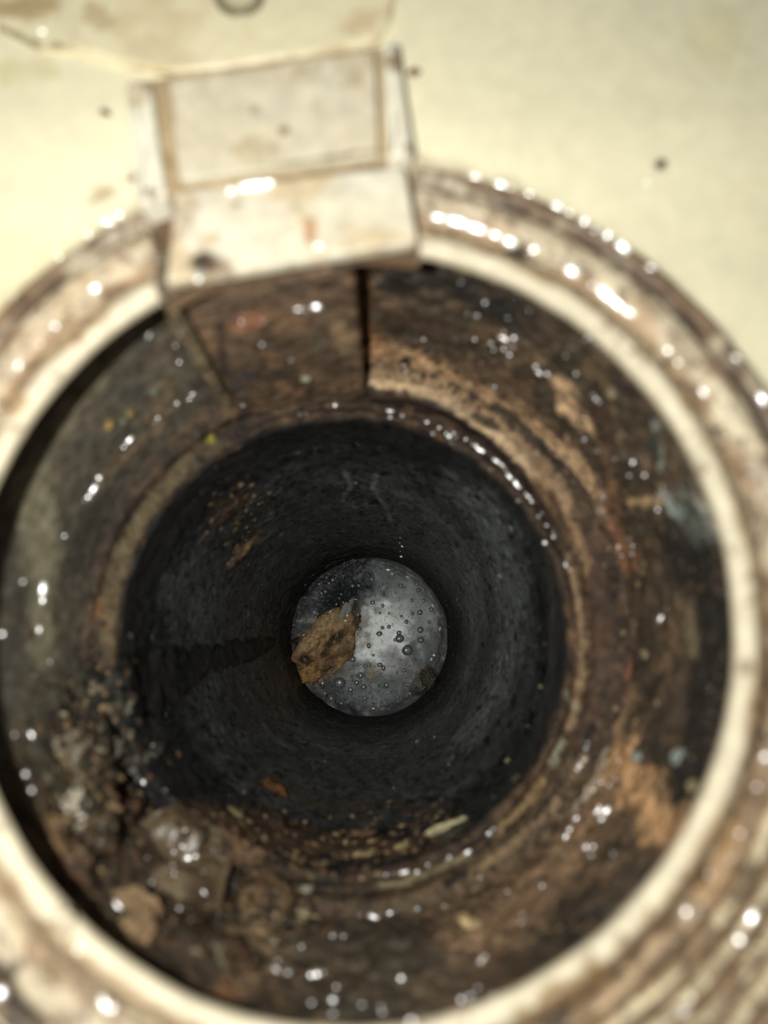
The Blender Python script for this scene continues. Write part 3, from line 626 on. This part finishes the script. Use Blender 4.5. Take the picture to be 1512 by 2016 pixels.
def flake(name, px, py, sx, sy, ang, cols, label, cat, seed, curl=0.25, thick=0.5, face=0.5, group=None, gain=1.2, lift=0.6, mat=None, wave=0.3):
    """a thin torn scrap with real thickness"""
    p, n = place(px, py); n = n*(1 - face) + toward(p)*face; k = depth(p)/F
    u, v, n = frame(n, RW @ np.array([math.cos(math.radians(ang)), math.sin(math.radians(ang)), 0]))
    nr, na = 12, 36; t = np.linspace(0, 2*np.pi, na, endpoint=False)
    e = np.column_stack([np.cos(t), np.sin(t), np.zeros(na)])
    R = 1 + 0.8*(fbm(e + seed*2.3, 1.4, 3, 300 + seed) - 0.5)
    top = []
    for i in range(nr + 1):
        q = np.column_stack([np.cos(t)*R*i/nr, np.sin(t)*R*i/nr]); top.append(q)
    top = np.concatenate(top); h = curl*top[:, 0]**2*sx*k + wave*sy*k*(fbm(np.column_stack([top*1.2 + seed, np.zeros(len(top))]), 1.5, 3, 330 + seed) - 0.5)*2
    V = top[:, 0:1]*sx*k*u + top[:, 1:2]*sy*k*v + (h + lift)[:, None]*n
    V2 = V - n*thick; Vall = np.concatenate([V, V2])
    f1 = grid_faces(nr + 1, na); f2 = f1[:, ::-1] + len(V)
    o1 = nr*na; rim_f = [[o1 + i, o1 + len(V) + i, o1 + len(V) + (i + 1) % na, o1 + (i + 1) % na] for i in range(na)]
    col = blend(np.column_stack([np.tile(top, (2, 1))*2.2 + seed, np.zeros(2*len(top))]), cols, 0.8, 360 + seed, gain)
    o = mesh_obj(name, Vall, np.concatenate([f1, f2, np.array(rim_f)]), mat or M_debris, None, col, loc=p)
    return tag(o, label, cat, group)

# the brown lump floating in the froth
lp = atw(643, 1274); lp[2] = -201.4
lump('sodden_lump', 0, 0, 75, 45, 0.8, 52, [(150, 122, 86), (168, 142, 104), (112, 88, 62)], 'large tan sodden lump half sunk in the frothy water', 'debris', 6, None, .5, None, 0, .0, 1.3, (lp, np.array([0, 0, 1.0])), 16)
lp = atw(612, 1326); lp[2] = -199.0
lump('food_scrap', 0, 0, 22, 16, 0.5, 30, [(146, 114, 70), (120, 92, 56)], 'yellowish scrap at the lower tip of the sodden lump', 'debris', 2, None, .5, None, 0, .3, 1.4, (lp, np.array([0, 0, 1.0])), 2)
lp = atw(842, 1338); lp[2] = -199.0
lump('food_scrap', 0, 0, 14, 20, 0.4, 10, [(60, 54, 38), (78, 68, 46)], 'olive brown scrap at the right edge of the water', 'debris', 3, None, .6, None, 0, .3, 1.2, (lp, np.array([0, 0, 1.0])), 3)
lp = atw(690, 1240); lp[2] = -199.3
lump('sodden_fibre', 0, 0, 24, 10, 0.4, 62, [(84, 66, 48), (66, 54, 42)], 'brown fibrous wisp at the upper end of the sodden lump', 'debris', 8, None, .8, None, 0, .1, 1.2, (lp, np.array([0, 0, 1.0])))
for (x, y, a, b, g, s, lab) in [(672, 1212, 26, 6, 62, 4, 'pale froth strand curling above the sodden lump'), (688, 1200, 20, 5, 75, 5, 'thin froth strand beside the dark water'), (614, 1220, 10, 7, 20, 6, 'small white froth tuft on the dark water at left')]:
    lp = atw(x, y); lp[2] = -198.9
    lump('froth_strand', 0, 0, a, b, 0.7, g, [(150, 154, 152), (110, 114, 112)], lab, 'froth', s, 'froth strands on the dark water', .7, M_water, 0, .3, 1.0, (lp, np.array([0, 0, 1.0])))

TAN = [(140, 112, 78), (112, 86, 58), (160, 134, 98)]
BR = [(74, 56, 40), (54, 42, 32), (96, 74, 52)]
GREY = [(132, 126, 110), (104, 98, 84), (156, 152, 138)]
lump('sludge_mound', 145, 1560, 95, 150, .1, 10, [(62, 55, 44), (44, 39, 32), (86, 70, 50)], 'grey brown sludge mound carrying the heap of scraps at lower left', 'sludge', 26, None, .7, M_grime, .4, .0, 1.2)
lump('sludge_mound', 185, 1395, 80, 50, .15, 10, [(50, 47, 39), (36, 34, 28), (70, 63, 52)], 'dark sludge mound under the husks on the left ledge', 'sludge', 27, None, .8, M_grime, .4, .0, 1.2)
lump('food_chunk', 165, 1545, 27, 25, .5, 20, [(190, 146, 112), (170, 130, 98)], 'pinkish tan chunk uppermost in the heap at lower left', 'debris', 10, None, .85, None, .7, .9, 1.5)
lump('food_chunk', 138, 1602, 20, 42, .5, -18, [(176, 168, 150), (140, 130, 112)], 'pale grey elongated chunk just below the pinkish one', 'debris', 11, None, .85, None, .7, .9, 1.5)
lump('food_chunk', 128, 1478, 38, 27, .5, 10, [(110, 104, 88), (86, 80, 66)], 'dull grey chunk above the pinkish chunk by the rim', 'debris', 12, None, .85, None, .7, .9, 1.5)
lump('food_chunk', 208, 1482, 34, 24, .5, 25, [(108, 104, 96), (76, 72, 66)], 'grey glossy chunk right of the dull grey chunk', 'debris', 13, None, .85, None, .7, .9, 1.5)
lump('food_chunk', 178, 1650, 44, 36, .36, 55, TAN, 'brown tan crumbling chunk under the pale grey one', 'debris', 14, None, .85, None, .6, -.1, .8)
lump('food_chunk', 108, 1650, 20, 50, .36, 14, [(120, 92, 60), (92, 70, 46)], 'tan strip of residue lying along the cream rim', 'debris', 15, None, .85, None, .7, .1, .95)
lump('food_chunk', 155, 1718, 20, 44, .36, 8, [(104, 80, 58), (84, 58, 42)], 'brown stalk-like residue below the tan strip', 'debris', 16, None, .85, None, .7, .1, .95)
lump('food_chunk', 232, 1600, 34, 20, .36, 15, [(92, 60, 42), (70, 48, 36)], 'rusty brown clod between heap and black pipe edge', 'debris', 17, None, .85, None, .6, -.1, .85)
lump('food_chunk', 210, 1640, 24, 26, .36, 0, [(120, 104, 82), (90, 74, 56)], 'beige clod touching the grey wet membrane', 'debris', 18, None, .85, None, .6, -.1, .85)
flake('paper_scrap', 262, 1795, 44, 36, -10, [(128, 104, 74), (108, 86, 60)], 'upper piece of tan torn scrap near the lower left rim', 'scrap', 20, .1, .5, .7)
flake('paper_scrap', 262, 1838, 44, 34, 55, [(120, 96, 68), (100, 80, 56)], 'lower piece of tan torn scrap near the lower left rim', 'scrap', 21, .1, .5, .7)
flake('wet_membrane', 352, 1708, 104, 100, -60, [(84, 72, 54), (70, 58, 45), (98, 86, 68)], 'broad grey wet membrane slumped at the pipe mouth', 'sludge', 22, .05, 2.0, .3, None, 1.5, 2.6, M_skin, .42)
lump('sludge_mound', 400, 1870, 120, 60, .25, -35, [(66, 54, 40), (50, 42, 33), (84, 64, 46)], 'brown sludge mound lying against the lower rim', 'sludge', 23, None, .6, M_grime, .2, .1, 1.1)
lump('sludge_mound', 515, 1775, 44, 76, .4, -8, [(112, 90, 64), (84, 66, 48), (128, 106, 78)], 'tan sludge mound on the ledge right of the membrane', 'sludge', 24, None, .8, M_grime, .3, .2, 1.0)
lump('sludge_mound', 455, 1660, 52, 34, .4, -40, [(92, 70, 52), (70, 54, 40)], 'brown sludge mound spilling over the pipe lip', 'sludge', 25, None, .8, M_grime, .3, .2, 2.0)
# crumbly husks where the left ledge breaks
for k, (x, y, a, b, g, cc, lab) in enumerate([(178, 1352, 34, 20, 20, (124, 112, 92), 'beige husk at the top of the broken left ledge'), (190, 1385, 40, 18, -30, (130, 112, 88), 'curled tan husk in the middle of the husk pile'),
        (120, 1392, 16, 22, 10, (140, 128, 108), 'small pale husk at the left of the husk pile'), (225, 1410, 30, 12, 30, (96, 90, 78), 'grey splinter-shaped husk by the black ridge'), (268, 1362, 12, 18, -10, (66, 58, 48), 'dark husk next to the black slime ridge'),
        (255, 1302, 22, 9, -20, (96, 76, 58), 'brown splinter at the pipe lip above the black ridge'), (150, 1320, 40, 20, 0, (70, 66, 54), 'olive clod on the left ledge above the husks'), (90, 1370, 44, 18, 0, (78, 74, 60), 'grey olive clod beside the left rim'), (230, 1345, 26, 18, 40, (56, 48, 40), 'dark brown clod between husks and lip'),
        (270, 1525, 26, 20, 60, (96, 92, 86), 'wet glistening clod hanging on the pipe lip'), (300, 1480, 24, 14, 40, (52, 48, 42), 'blackish clod above the glistening clod')]):
    lump('husk' if 'husk' in lab else 'sludge_clod', x, y, a, b, .35, g, [cc, tuple(int(q*.72) for q in cc), tuple(min(255, int(q*1.2)) for q in cc)], lab, 'debris', 30 + k, None, 1.0, None, .55, -.1, .9)

# black ridge of slime down the left of the pipe
def slime_ridge():
    path = [(232, 1360, 40), (262, 1352, 62), (300, 1345, 66), (345, 1325, 52), (390, 1300, 32), (440, 1292, 27), (490, 1280, 24), (522, 1268, 17), (545, 1262, 6)]
    rows = []; na = 22; t = np.linspace(0, 2*np.pi, na, endpoint=False)
    fine = []
    for (a, b) in zip(path[:-1], path[1:]):
        for k in range(7): fine.append(tuple(np.array(a) + (np.array(b) - np.array(a))*k/7))
    fine.append(path[-1])
    Ps = [place(x, y) for x, y, r in fine]
    pts = np.array([p for p, n in Ps]); kk = np.ones(9)/9
    pad = np.concatenate([np.repeat(pts[:1], 4, 0), pts, np.repeat(pts[-1:], 4, 0)]); pts = np.stack([np.convolve(pad[:, c], kk, 'valid') for c in range(3)], 1)
    tg = np.gradient(pts, axis=0); tg /= np.linalg.norm(tg, axis=1, keepdims=True)
    for i, (x, y, r) in enumerate(fine):
        n = Ps[i][1]*1.0; n = n - (n @ tg[i])*tg[i]; n /= np.linalg.norm(n); s = np.cross(tg[i], n); rm = r*depth(pts[i])/F
        ring = pts[i] + np.cos(t)[:, None]*s*rm + np.maximum(np.sin(t), -0.4)[:, None]*n*rm*0.17
        rows.append(ring)
    V = np.concatenate(rows); V += (fbm(V, 0.5, 5, 400)[:, None] - 0.5)*2.6*np.array([0.5, 1.0, 0.7]) + (fbm(V, 1.3, 3, 402)[:, None] - 0.5)*0.6*np.array([-0.5, 1.0, 0.4])
    col = blend(V, [(26, 26, 25), (20, 20, 19), (40, 37, 33)], 0.25, 401, 2.0)
    return mesh_obj('slime_ridge', V, grid_faces(len(rows), na), M_black, None, col)
tag(slime_ridge(), 'black slime ridge running down the left wall of the pipe', 'slime')

# scraps caught in the pipe
lump('rust_flake', 543, 1558, 30, 16, .35, -58, [(112, 76, 42), (80, 54, 32)], 'ochre rusty flake stuck low on the pipe wall', 'flake', 50, None, .6, None, .4, .2, 1.0)
flake('pale_sliver', 880, 1629, 42, 8, 20, [(168, 158, 124), (124, 112, 82)], 'long pale sliver stuck low on the pipe wall at right', 'flake', 51, .1, .5, .6, None, 1.3)
lump('pale_flake', 463, 1600, 16, 10, .4, -35, [(96, 88, 60), (76, 68, 46)], 'olive pale flake among sediment left of the pipe bottom', 'flake', 52, None, .5, None, .4, .2, 2.2)
lump('pale_flake', 715, 1683, 20, 7, .4, 4, [(116, 102, 74), (84, 72, 50)], 'pale flake in the sediment just above the bottom lip', 'flake', 53, None, .5, None, .5, .2, 2.2)
lump('brown_flake', 715, 1642, 22, 7, .5, -8, [(76, 54, 40), (58, 42, 32)], 'reddish brown flake in the pipe above the pale flake', 'flake', 54, None, .6, None, .4, .2, 2.2)
lump('pale_flake', 792, 1668, 15, 9, .4, 10, [(130, 118, 82), (100, 86, 60)], 'small pale flake right of the sediment flakes', 'flake', 55, None, .5, None, .4, .2, 2.0)
lump('brown_flake', 478, 1088, 42, 12, .3, 42, [(96, 74, 52), (66, 50, 36)], 'brown flake stuck to the upper left pipe wall', 'flake', 56, None, .7, None, .3, .1, 2.0)
lump('brown_flake', 438, 1020, 40, 16, .3, 48, [(54, 42, 31), (40, 32, 25)], 'dark brown crust above the brown flake in the pipe', 'flake', 57, None, .8, None, .3, .1, 2.0)
lump('pale_sliver', 932, 1822, 34, 11, .4, -38, [(150, 132, 98), (124, 106, 76)], 'cream sliver lying below the ledge at the bottom', 'flake', 58, None, .3, None, .6, .3, 1.9)
lump('sediment_clod', 608, 1650, 60, 22, .3, -12, [(56, 43, 30), (42, 33, 24)], 'dark brown sediment clod at the lowest pipe wall', 'sludge', 59, None, .8, M_grime, .2, .1, 1.0)
lump('sediment_clod', 520, 1610, 44, 22, .3, -30, [(60, 46, 32), (46, 36, 26)], 'brown sediment clod left of the lowest pipe wall', 'sludge', 60, None, .8, M_grime, .2, .1, 1.0)
# torn grey film on the right wall
flake('grey_film', 1362, 1015, 66, 30, -50, [(84, 86, 76), (72, 71, 60), (94, 98, 90)], 'grey torn film clinging to the right chamber wall', 'film', 61, .03, .3, .1, None, 1.1, .2, M_grime, .15)
flake('grey_film', 1292, 870, 15, 60, 4, [(82, 84, 76), (66, 66, 58)], 'narrow grey film strip above the torn film', 'film', 62, .03, .3, .1, None, 1.1, .2, M_grime, .15)
# loose crumbs one can pick out
for k, (x, y, r, cc, lab) in enumerate([(601, 744, 12, (170, 166, 140), 'pale crumb stuck on the flat panel under the rim plate'), (414, 866, 12, (150, 140, 56), 'yellow green crumb on the pipe lip at upper left'), (214, 836, 13, (160, 134, 76), 'lower yellow crumb on the left chamber wall'), (255, 812, 13, (140, 122, 80), 'upper yellow crumb on the left chamber wall'),
        (243, 829, 10, (124, 124, 106), 'grey crumb beside the upper yellow crumb'), (303, 771, 11, (110, 116, 100), 'grey green crumb on the left wall above the yellow ones'), (208, 222, 12, (130, 104, 74), 'brown dirt speck left of the left guide rail'), (815, 143, 15, (140, 100, 66), 'brown dirt speck right of the right guide rail'),
        (1301, 325, 13, (80, 70, 48), 'dark dirt speck on the cream floor at upper right'), (598, 1800, 13, (150, 138, 106), 'round pale crumb below the ledge at the bottom'), (603, 1752, 12, (150, 150, 128), 'pale crumb on the bottom lip'), (1336, 1490, 15, (146, 152, 142), 'bluish white crumb on the right chamber wall'),
        (1365, 1549, 13, (150, 136, 100), 'yellowish crumb on the right chamber wall near the rim'), (1272, 1288, 10, (156, 138, 106), 'beige crumb high on the right chamber wall'), (1256, 1490, 11, (150, 158, 150), 'white fleck left of the bluish crumb'), (1298, 985, 15, (170, 144, 108), 'beige crumb above the torn grey film')]):
    fl = y < 400
    lump('crumb', x, y, r*(1.0 if not fl else .75), r*(.8 if not fl else 1.1), .7, 40*k, [cc, tuple(int(q*.8) for q in cc)], lab, 'crumb', 70 + k, 'loose crumbs around the drain', .35, None, .4, .3, 1.0 if not fl else .6)
crumb0 = None
CR = [(985, 1133, 7), (978, 1160, 4), (999, 1498, 7), (856, 1452, 5), (822, 1461, 6), (884, 1506, 4), (1013, 1536, 6), (1020, 1529, 4), (972, 1570, 4), (1065, 1352, 5), (1072, 1268, 4), (775, 1552, 4), (1040, 1430, 4), (640, 1500, 3), (900, 1180, 3), (940, 1110, 3), (700, 950, 4), (475, 953, 10), (500, 975, 6), (455, 975, 5), (560, 1600, 6), (520, 1650, 7), (480, 1560, 5), (600, 1620, 5), (650, 1610, 5), (680, 1660, 6), (750, 1610, 4), (820, 1640, 5), (840, 1610, 4), (870, 1575, 4), (580, 1690, 6), (540, 1690, 7), (500, 1690, 8), (640, 1700, 6), (1015, 1210, 3), (990, 1250, 3), (1000, 1330, 3), (960, 1400, 3)]
cr_lab = clock_labels(CR, (690, 1262), "tiny pale crumb on the black pipe wall at %s o'clock")
for k, (x, y, r) in enumerate(CR):
    p, n = place(x, y); s = r*depth(p)/F*0.8
    if crumb0 is None:
        L = SV[:]*(1 + 0.9*(fbm(SV, 1.8, 3, 500) - 0.5))[:, None]
        o = crumb0 = mesh_obj('pale_crumb', L, SF, M_debris, None, blend(SV*3, [(170, 158, 124), (120, 106, 78)], .6, 501, 1.0))
    else: o = crumb0.copy(); C.objects.link(o)
    o.location = tuple((p + n*s*.2)*MM); o.rotation_euler = tuple(RNG.uniform(0, 6.28, 3)); o.scale = (s, s*RNG.uniform(.5, .9), s*.6)
    tag(o, cr_lab[k], 'crumb', 'crumbs on the pipe wall')

# the glint discs and grit below sit on the debris as well as on the housing
for o_ in list(bpy.data.objects):
    if o_.type == 'MESH' and o_.parent is None and o_.get('category') in ('sludge', 'debris', 'scrap', 'film', 'slime'):
        n_ = len(o_.data.vertices); b_ = np.empty(n_*3); o_.data.vertices.foreach_get('co', b_)
        b_ = b_.reshape(-1, 3)/MM + np.array(o_.location)/MM
        allF += [tuple(i + off for i in q.vertices) for q in o_.data.polygons]; allV += b_.tolist(); off += n_
BVH = BVHTree.FromPolygons(allV, allF)

# ------------------------------------------------------------------ grit nobody could count, stuck all over the grime
def grit(name, spots, cols, label, seed):
    gv, gf = ellipsoid(5, 7); Vs, Fs, Cs = [], [], []; off = 0; rg = np.random.default_rng(seed)
    for x, y, r in spots:
        p, n = place(x, y); k = depth(p)/F; a = rg.uniform(0, 6.28); u, v, n = frame(n, np.array([math.cos(a), math.sin(a), 0.2]))
        sc = r*k*np.array([rg.uniform(.7, 1.7), rg.uniform(.5, 1.0), rg.uniform(.3, .6)])
        L = gv*rg.uniform(.6, 1.35, (len(gv), 1))*sc
        Vs.append(p + L[:, 0:1]*u + L[:, 1:2]*v + L[:, 2:3]*n); Fs += [[i + off for i in f] for f in gf]; off += len(gv)
        c = lin(cols[rg.integers(len(cols))])*rg.uniform(.6, 1.25); Cs.append(np.repeat(c[None], len(gv), 0))
    return tag(mesh_obj(name, np.concatenate(Vs), Fs, M_debris, None, np.concatenate(Cs)), label, kind='stuff')
GC = [(96, 74, 50), (70, 54, 38), (120, 98, 68), (54, 43, 32), (140, 120, 88), (84, 58, 42)]
sp = []
for k in range(420):
    t = RNG.uniform(0, 1); x = 400 + 480*t + RNG.normal(0, 25); y = 1625 + 55*math.sin(math.pi*t) + RNG.normal(0, 34); sp.append((x, y, RNG.uniform(2.5, 8)))
for k in range(110): sp.append((RNG.normal(470, 28), RNG.normal(1010, 45), RNG.uniform(2, 6)))
tag(grit('sediment_grit', sp, GC, 'brown grit and sediment lying low on the black pipe wall', 5), cat='grit')
sp = []
for k in range(330): sp.append((RNG.normal(175, 55), RNG.normal(1530, 120), RNG.uniform(3, 12)))
for k in range(120): sp.append((RNG.normal(500, 60), RNG.normal(1800, 70), RNG.uniform(3, 10)))
tag(grit('heap_grit', sp, GC + [(120, 112, 94), (54, 50, 42), (40, 37, 32)], 'crumbled brown scraps filling the heap at lower left', 7), cat='grit')
sp = []
for k in range(1100):
    a = RNG.uniform(-1.3, 1.45) if RNG.uniform() < .7 else RNG.uniform(-2.6, -1.3); r = RNG.uniform(505, 735)
    sp.append((700 + r*math.cos(a), 1255 - r*math.sin(a), RNG.uniform(2, 7)))
tag(grit('wall_grit', sp, GC + [(30, 27, 24), (38, 36, 32)], 'fine brown grit stuck all over the chamber wall', 6), cat='grit')

# ------------------------------------------------------------------ flat discs added as wet-slime glints, turned to catch the lamp
na = 14; t = np.linspace(0, 2*np.pi, na, endpoint=False)
DV = np.concatenate([np.column_stack([r*np.cos(t), r*np.sin(t), np.full(na, z)]) for r, z in [(1, 0), (.75, .02), (.5, .034), (.25, .043), (.02, .046)]])
DF = grid_faces(5, na)
glint0 = {}
def add_glints(px, size, label, group, cat='water bead', centre=(700, 1250), up=0.0):
    for q, lab in zip(px, clock_labels(px, centre, label + " at %s o'clock")):
        x, y = q[:2]; s = size*(q[2] if len(q) > 2 else 1.0)*RNG.uniform(.45, 1.25); el = q[3] if len(q) > 3 else RNG.choice([1.0, 1.0, 1.3, 1.8]); ang = q[4] if len(q) > 4 else math.degrees(math.atan2(q[0] - 700, q[1] - 1255)) + RNG.normal(0, 20)
        p, n = place(x, y)
        h = toward(p) + (LAMP - p)/np.linalg.norm(LAMP - p); h /= np.linalg.norm(h)
        u, v, h = frame(h, RW @ np.array([math.cos(math.radians(ang)), math.sin(math.radians(ang)), 0]))
        sz = q[2] if len(q) > 2 else 1.0; k = 0 if sz >= 1.15 else (1 if sz >= .85 else int(RNG.choice([1, 2])))
        if k not in glint0: o = glint0[k] = mesh_obj('glint_disc', DV, DF, M_glints[k], None)
        else: o = glint0[k].copy(); C.objects.link(o)
        pos = p + n*0.15 + toward(p)*(s*0.5 + up)
        R = Matrix(np.column_stack([u*s*el, v*s, h*s]).tolist()).to_4x4(); R.translation = Vector(pos*MM)
        o.matrix_world = R
        tag(o, lab, cat, group)

D_RIM = [(862, 428, 1.4, 2.2, -10), (900, 437, 1.4, 2.2, -14), (938, 450, 1.4, 2.2, -18), (975, 463, 1.4, 2, -22), (1003, 476, 1.3, 1.6, -25), (1050, 492, 1.4), (1095, 518, .6), (1125, 534, 1.3, 1.5, -35), (1165, 562, .7), (1192, 580, 1.4, 2, -40), (1215, 600, 1.4, 2, -42), (1238, 615, 1.0), (1315, 690, 1.3), (1335, 714, 1.3), (1385, 772, 1.1, 1.8, -55),
    (935, 350, 1.1, 1.5, -10), (985, 365, 1.3, 1.8, -15), (1005, 372, 1.1), (1040, 383, 1.2), (1095, 408, 1.2), (1120, 420, .6), (1150, 438, 1.2), (1170, 455, 1.1), (1195, 465, 1.2), (1225, 488, 1.3, 1.8, -40), (1280, 528, 1.0), (1448, 705, 1.1), (1500, 785, 1.3, 1.8, -60), (1272, 360, .6),
    (235, 425, 1.3, 1.4, 30), (213, 438, 1.0), (175, 463, .9), (117, 507, .9), (187, 568, 1.2), (160, 590, .6), (108, 642, 1.4), (78, 677, .7), (36, 720, .9), (28, 582, .6), (232, 548, .5), (84, 64, .9),
    (155, 1870, .9), (205, 1975, 1.0), (220, 1985, 1.1), (0, 1955, 1.8), (1480, 1808, 1.2, 1.7, 60), (1455, 1850, 1.2), (1360, 1965, 1.1), (1345, 1990, .8), (1455, 1640, .8, 1.6, 60), (1350, 1795, .9), (1490, 1550, .8), (1505, 1490, .9), (1395, 1722, .6), (1440, 1690, .5)]
add_glints(D_RIM, 0.50, 'added glint disc on the cream rim ring', 'added glints on the rim')
add_glints([(500, 367, 1.5, 2.8, 8), (530, 362, 1.2, 1.6, 8), (455, 377, 1.1), (626, 486, .8), (390, 549, .9)], 0.5, 'added glint disc on the rim plate', 'added glints on the rim plate')
add_glints([(253, 866, 1.7, 1.8, 50), (242, 880, 1.5), (193, 940, 1.2), (182, 963, 1.3), (172, 978, 1.2), (165, 985, .8), (125, 1055, 1.3, 1.3, 80), (82, 1160, 1.7, 1.6, 85), (82, 1182, 1.6, 1.3, 85), (43, 1145, 1.0), (75, 1240, 1.1, 1.4, 80), (2, 1248, 1.2), (310, 822, .9), (304, 830, .7), (347, 793, 1), (378, 775, .9), (372, 785, .6), (352, 712, .9), (345, 680, .7), (292, 658, .8), (355, 655, .4), (27, 1447, .7), (60, 1447, 1.2), (48, 1525, 1.1), (60, 1557, 1.1), (65, 1330, .7), (96, 1303, .6)], 0.42,
      'added glint disc on the left chamber wall', 'added glints on the left wall')
add_glints([(475, 632, .9), (518, 632, .7), (515, 677, .7), (586, 607, .8), (596, 606, .9), (602, 610, .7), (622, 602, 1.4, 1.3, 0), (573, 708, .6), (478, 797, .6), (545, 812, 1.1), (590, 817, .7), (603, 815, .6), (660, 798, 1.2), (733, 523, .8)], 0.42,
      'added glint disc on the panel under the plate', 'added glints on the key panel')
add_glints([(955, 594, .9), (908, 555, .6), (920, 617, .6), (935, 619, .6), (935, 667, .6), (968, 675, .9), (995, 668, 1.2), (990, 664, 1), (1012, 664, 1.1), (992, 686, .9), (1003, 697, .9), (1010, 682, .8), (992, 652, .7), (973, 688, .6), (1055, 720, .9), (1062, 733, .7), (1078, 735, 1), (975, 760, .8), (750, 719, .6), (795, 718, .7), (800, 730, .6), (818, 668, .6), (834, 667, .6), (948, 714, .6), (1150, 865, .8), (1174, 784, 1), (1180, 790, 1), (1168, 777, .7), (1152, 864, .8), (1178, 888, .6), (1212, 902, .8), (1247, 910, 1.2, 1.4, 90), (1259, 906, .7), (1270, 935, .9), (1240, 935, .5), (1183, 950, .7), (1188, 978, .6), (1296, 1003, .9), (1241, 1060, .7), (1246, 1075, .6), (1225, 1093, .8), (1245, 1090, .8), (1218, 1075, .6), (1302, 1217, .9), (1112, 1113, .7), (1122, 1122, .6), (1183, 655, .6), (1160, 663, .6), (1153, 668, .5), (1121, 685, .5), (1115, 700, .5), (1135, 735, .5), (1145, 755, .5), (1042, 610, .5), (1000, 625, .4), (1018, 583, .4), (940, 620, .5), (898, 668, .4)], 0.43,
      'added glint disc on the right chamber wall', 'added glints on the right wall')
add_glints([(768, 810, .9), (768, 822, .6), (792, 820, 1), (840, 832, 1), (852, 853, .8), (865, 843, .9), (878, 855, 1.2), (884, 860, 1.2), (893, 853, .8), (897, 863, .7), (889, 872, .8), (917, 865, 1.2), (930, 876, .8), (938, 880, 1), (945, 886, 1.3), (950, 890, 1.2), (977, 908, 1), (988, 916, 1.1), (993, 925, .7), (1002, 939, 1.1), (1014, 952, 1.3), (1018, 958, 1), (1034, 973, 1), (1038, 978, .9), (1046, 988, 1.1), (1060, 1018, .9), (1066, 1010, .7), (1075, 1035, 1.1), (1089, 1050, .9), (1088, 1058, .8), (1073, 1068, 1.2), (966, 925, .6), (1020, 985, .6), (950, 915, .5), (712, 1728, 1), (760, 1722, .7), (775, 1719, .8), (790, 1717, 1), (798, 1716, .8), (820, 1715, 1.1), (842, 1702, .8), (880, 1690, 1.3), (885, 1686, 1.1), (920, 1678, .9), (962, 1640, 1.1), (970, 1630, .6), (862, 1708, .6)], 0.46,
      'added glint disc on the pipe lip', 'added glints on the pipe lip')
add_glints([(1157, 1462, .7), (1153, 1473, 1), (1150, 1496, .8), (1141, 1507, 1), (1136, 1515, .7), (1189, 1505, .8), (1184, 1541, .9), (1200, 1547, .9), (1212, 1535, .6), (1168, 1556, .8), (1183, 1560, .6), (1180, 1590, .9), (1178, 1598, .9), (1195, 1597, 1.2, 1.4, 45), (1186, 1613, 1.1, 1.5, 40), (1136, 1612, 1, 1.6, 45), (1122, 1634, .8), (1115, 1648, 1, 1.5, 60), (1155, 1669, 1.1), (1169, 1668, .9), (1165, 1685, .8), (1110, 1680, .6), (1208, 1682, .6), (1220, 1498, .6), (1068, 1745, .7), (1000, 1757, .8), (985, 1772, .6), (1030, 1802, .6), (1027, 1818, .6), (955, 1885, .8), (948, 1893, .7), (908, 1970, .9), (926, 1963, .7), (940, 1948, .5), (970, 1960, .5), (735, 1806, 1.1), (768, 1799, 1.3, 1.5, 10), (708, 1803, .7), (780, 1793, .7), (822, 1790, .7), (875, 1785, .7), (945, 1728, .6), (593, 1865, 1), (547, 1892, 1.1), (543, 1911, .8), (566, 1917, .8), (612, 1922, 1.2), (623, 1920, 1.2), (636, 1917, .8), (662, 1945, 1), (655, 1971, 1.1), (613, 1977, .8), (655, 1998, .8), (790, 1928, 1.2), (712, 1980, .7), (750, 1984, .8), (752, 1995, .7), (810, 2013, .9), (655, 1844, .7), (675, 1845, .6), (230, 1785, 1), (540, 1855, .5)], 0.46,
      'added glint disc on the lower chamber wall', 'added glints on the lower wall')
add_glints([(280, 1660, .9), (288, 1690, .7), (298, 1738, .8, 1.5, -40), (365, 1635, 1.1), (360, 1667, .8), (385, 1664, .8), (343, 1678, .9), (370, 1690, 1.4, 1.4, 0), (385, 1687, 1.2), (340, 1705, .8), (343, 1722, .9), (400, 1718, .8), (400, 1757, .9), (352, 1790, .8), (375, 1812, .7), (430, 1800, .6), (418, 1675, .6)], 0.36,
      'added glint disc on the grey membrane', 'added glints on the membrane')
add_glints([(265, 1505, .8), (268, 1515, .8), (297, 1485, .7), (282, 1540, 1.2), (325, 1556, .8), (300, 1467, .5)], 0.38, 'added glint disc on the clods by the pipe', 'added glints on the clods')
add_glints([(764, 1122, .9, 2, -10), (772, 1130, .8), (802, 1136, .8, 2, -20), (852, 1193, .7), (866, 1238, .6), (854, 1290, .7), (849, 1298, .8), (643, 1137, .5), (648, 1148, .5), (640, 1165, .5), (672, 1170, .5), (680, 1222, .8), (690, 1195, .6), (676, 1205, .6), (613, 1220, .5), (790, 1095, .5), (788, 1085, .4), (792, 1075, .35), (787, 1068, .3), (788, 1058, .3), (870, 1213, .5), (807, 1365, .4), (628, 1150, .45), (655, 1142, .5), (633, 1168, .4), (662, 1190, .5), (668, 1178, .45), (676, 1186, .5), (690, 1182, .45), (618, 1205, .4), (605, 1225, .45), (650, 1205, .45), (684, 1212, .6, 2, 60), (694, 1192, .5, 2, 70), (700, 1180, .4), (598, 1250, .4), (640, 1365, .45), (652, 1375, .4), (635, 1345, .4), (672, 1385, .4), (735, 1395, .5, 2, 0), (745, 1390, .45)], 0.8,
      'bright added glint disc around the froth', 'added glints around the froth', 'water bead', (732, 1262))
print('objects', len(bpy.data.objects))
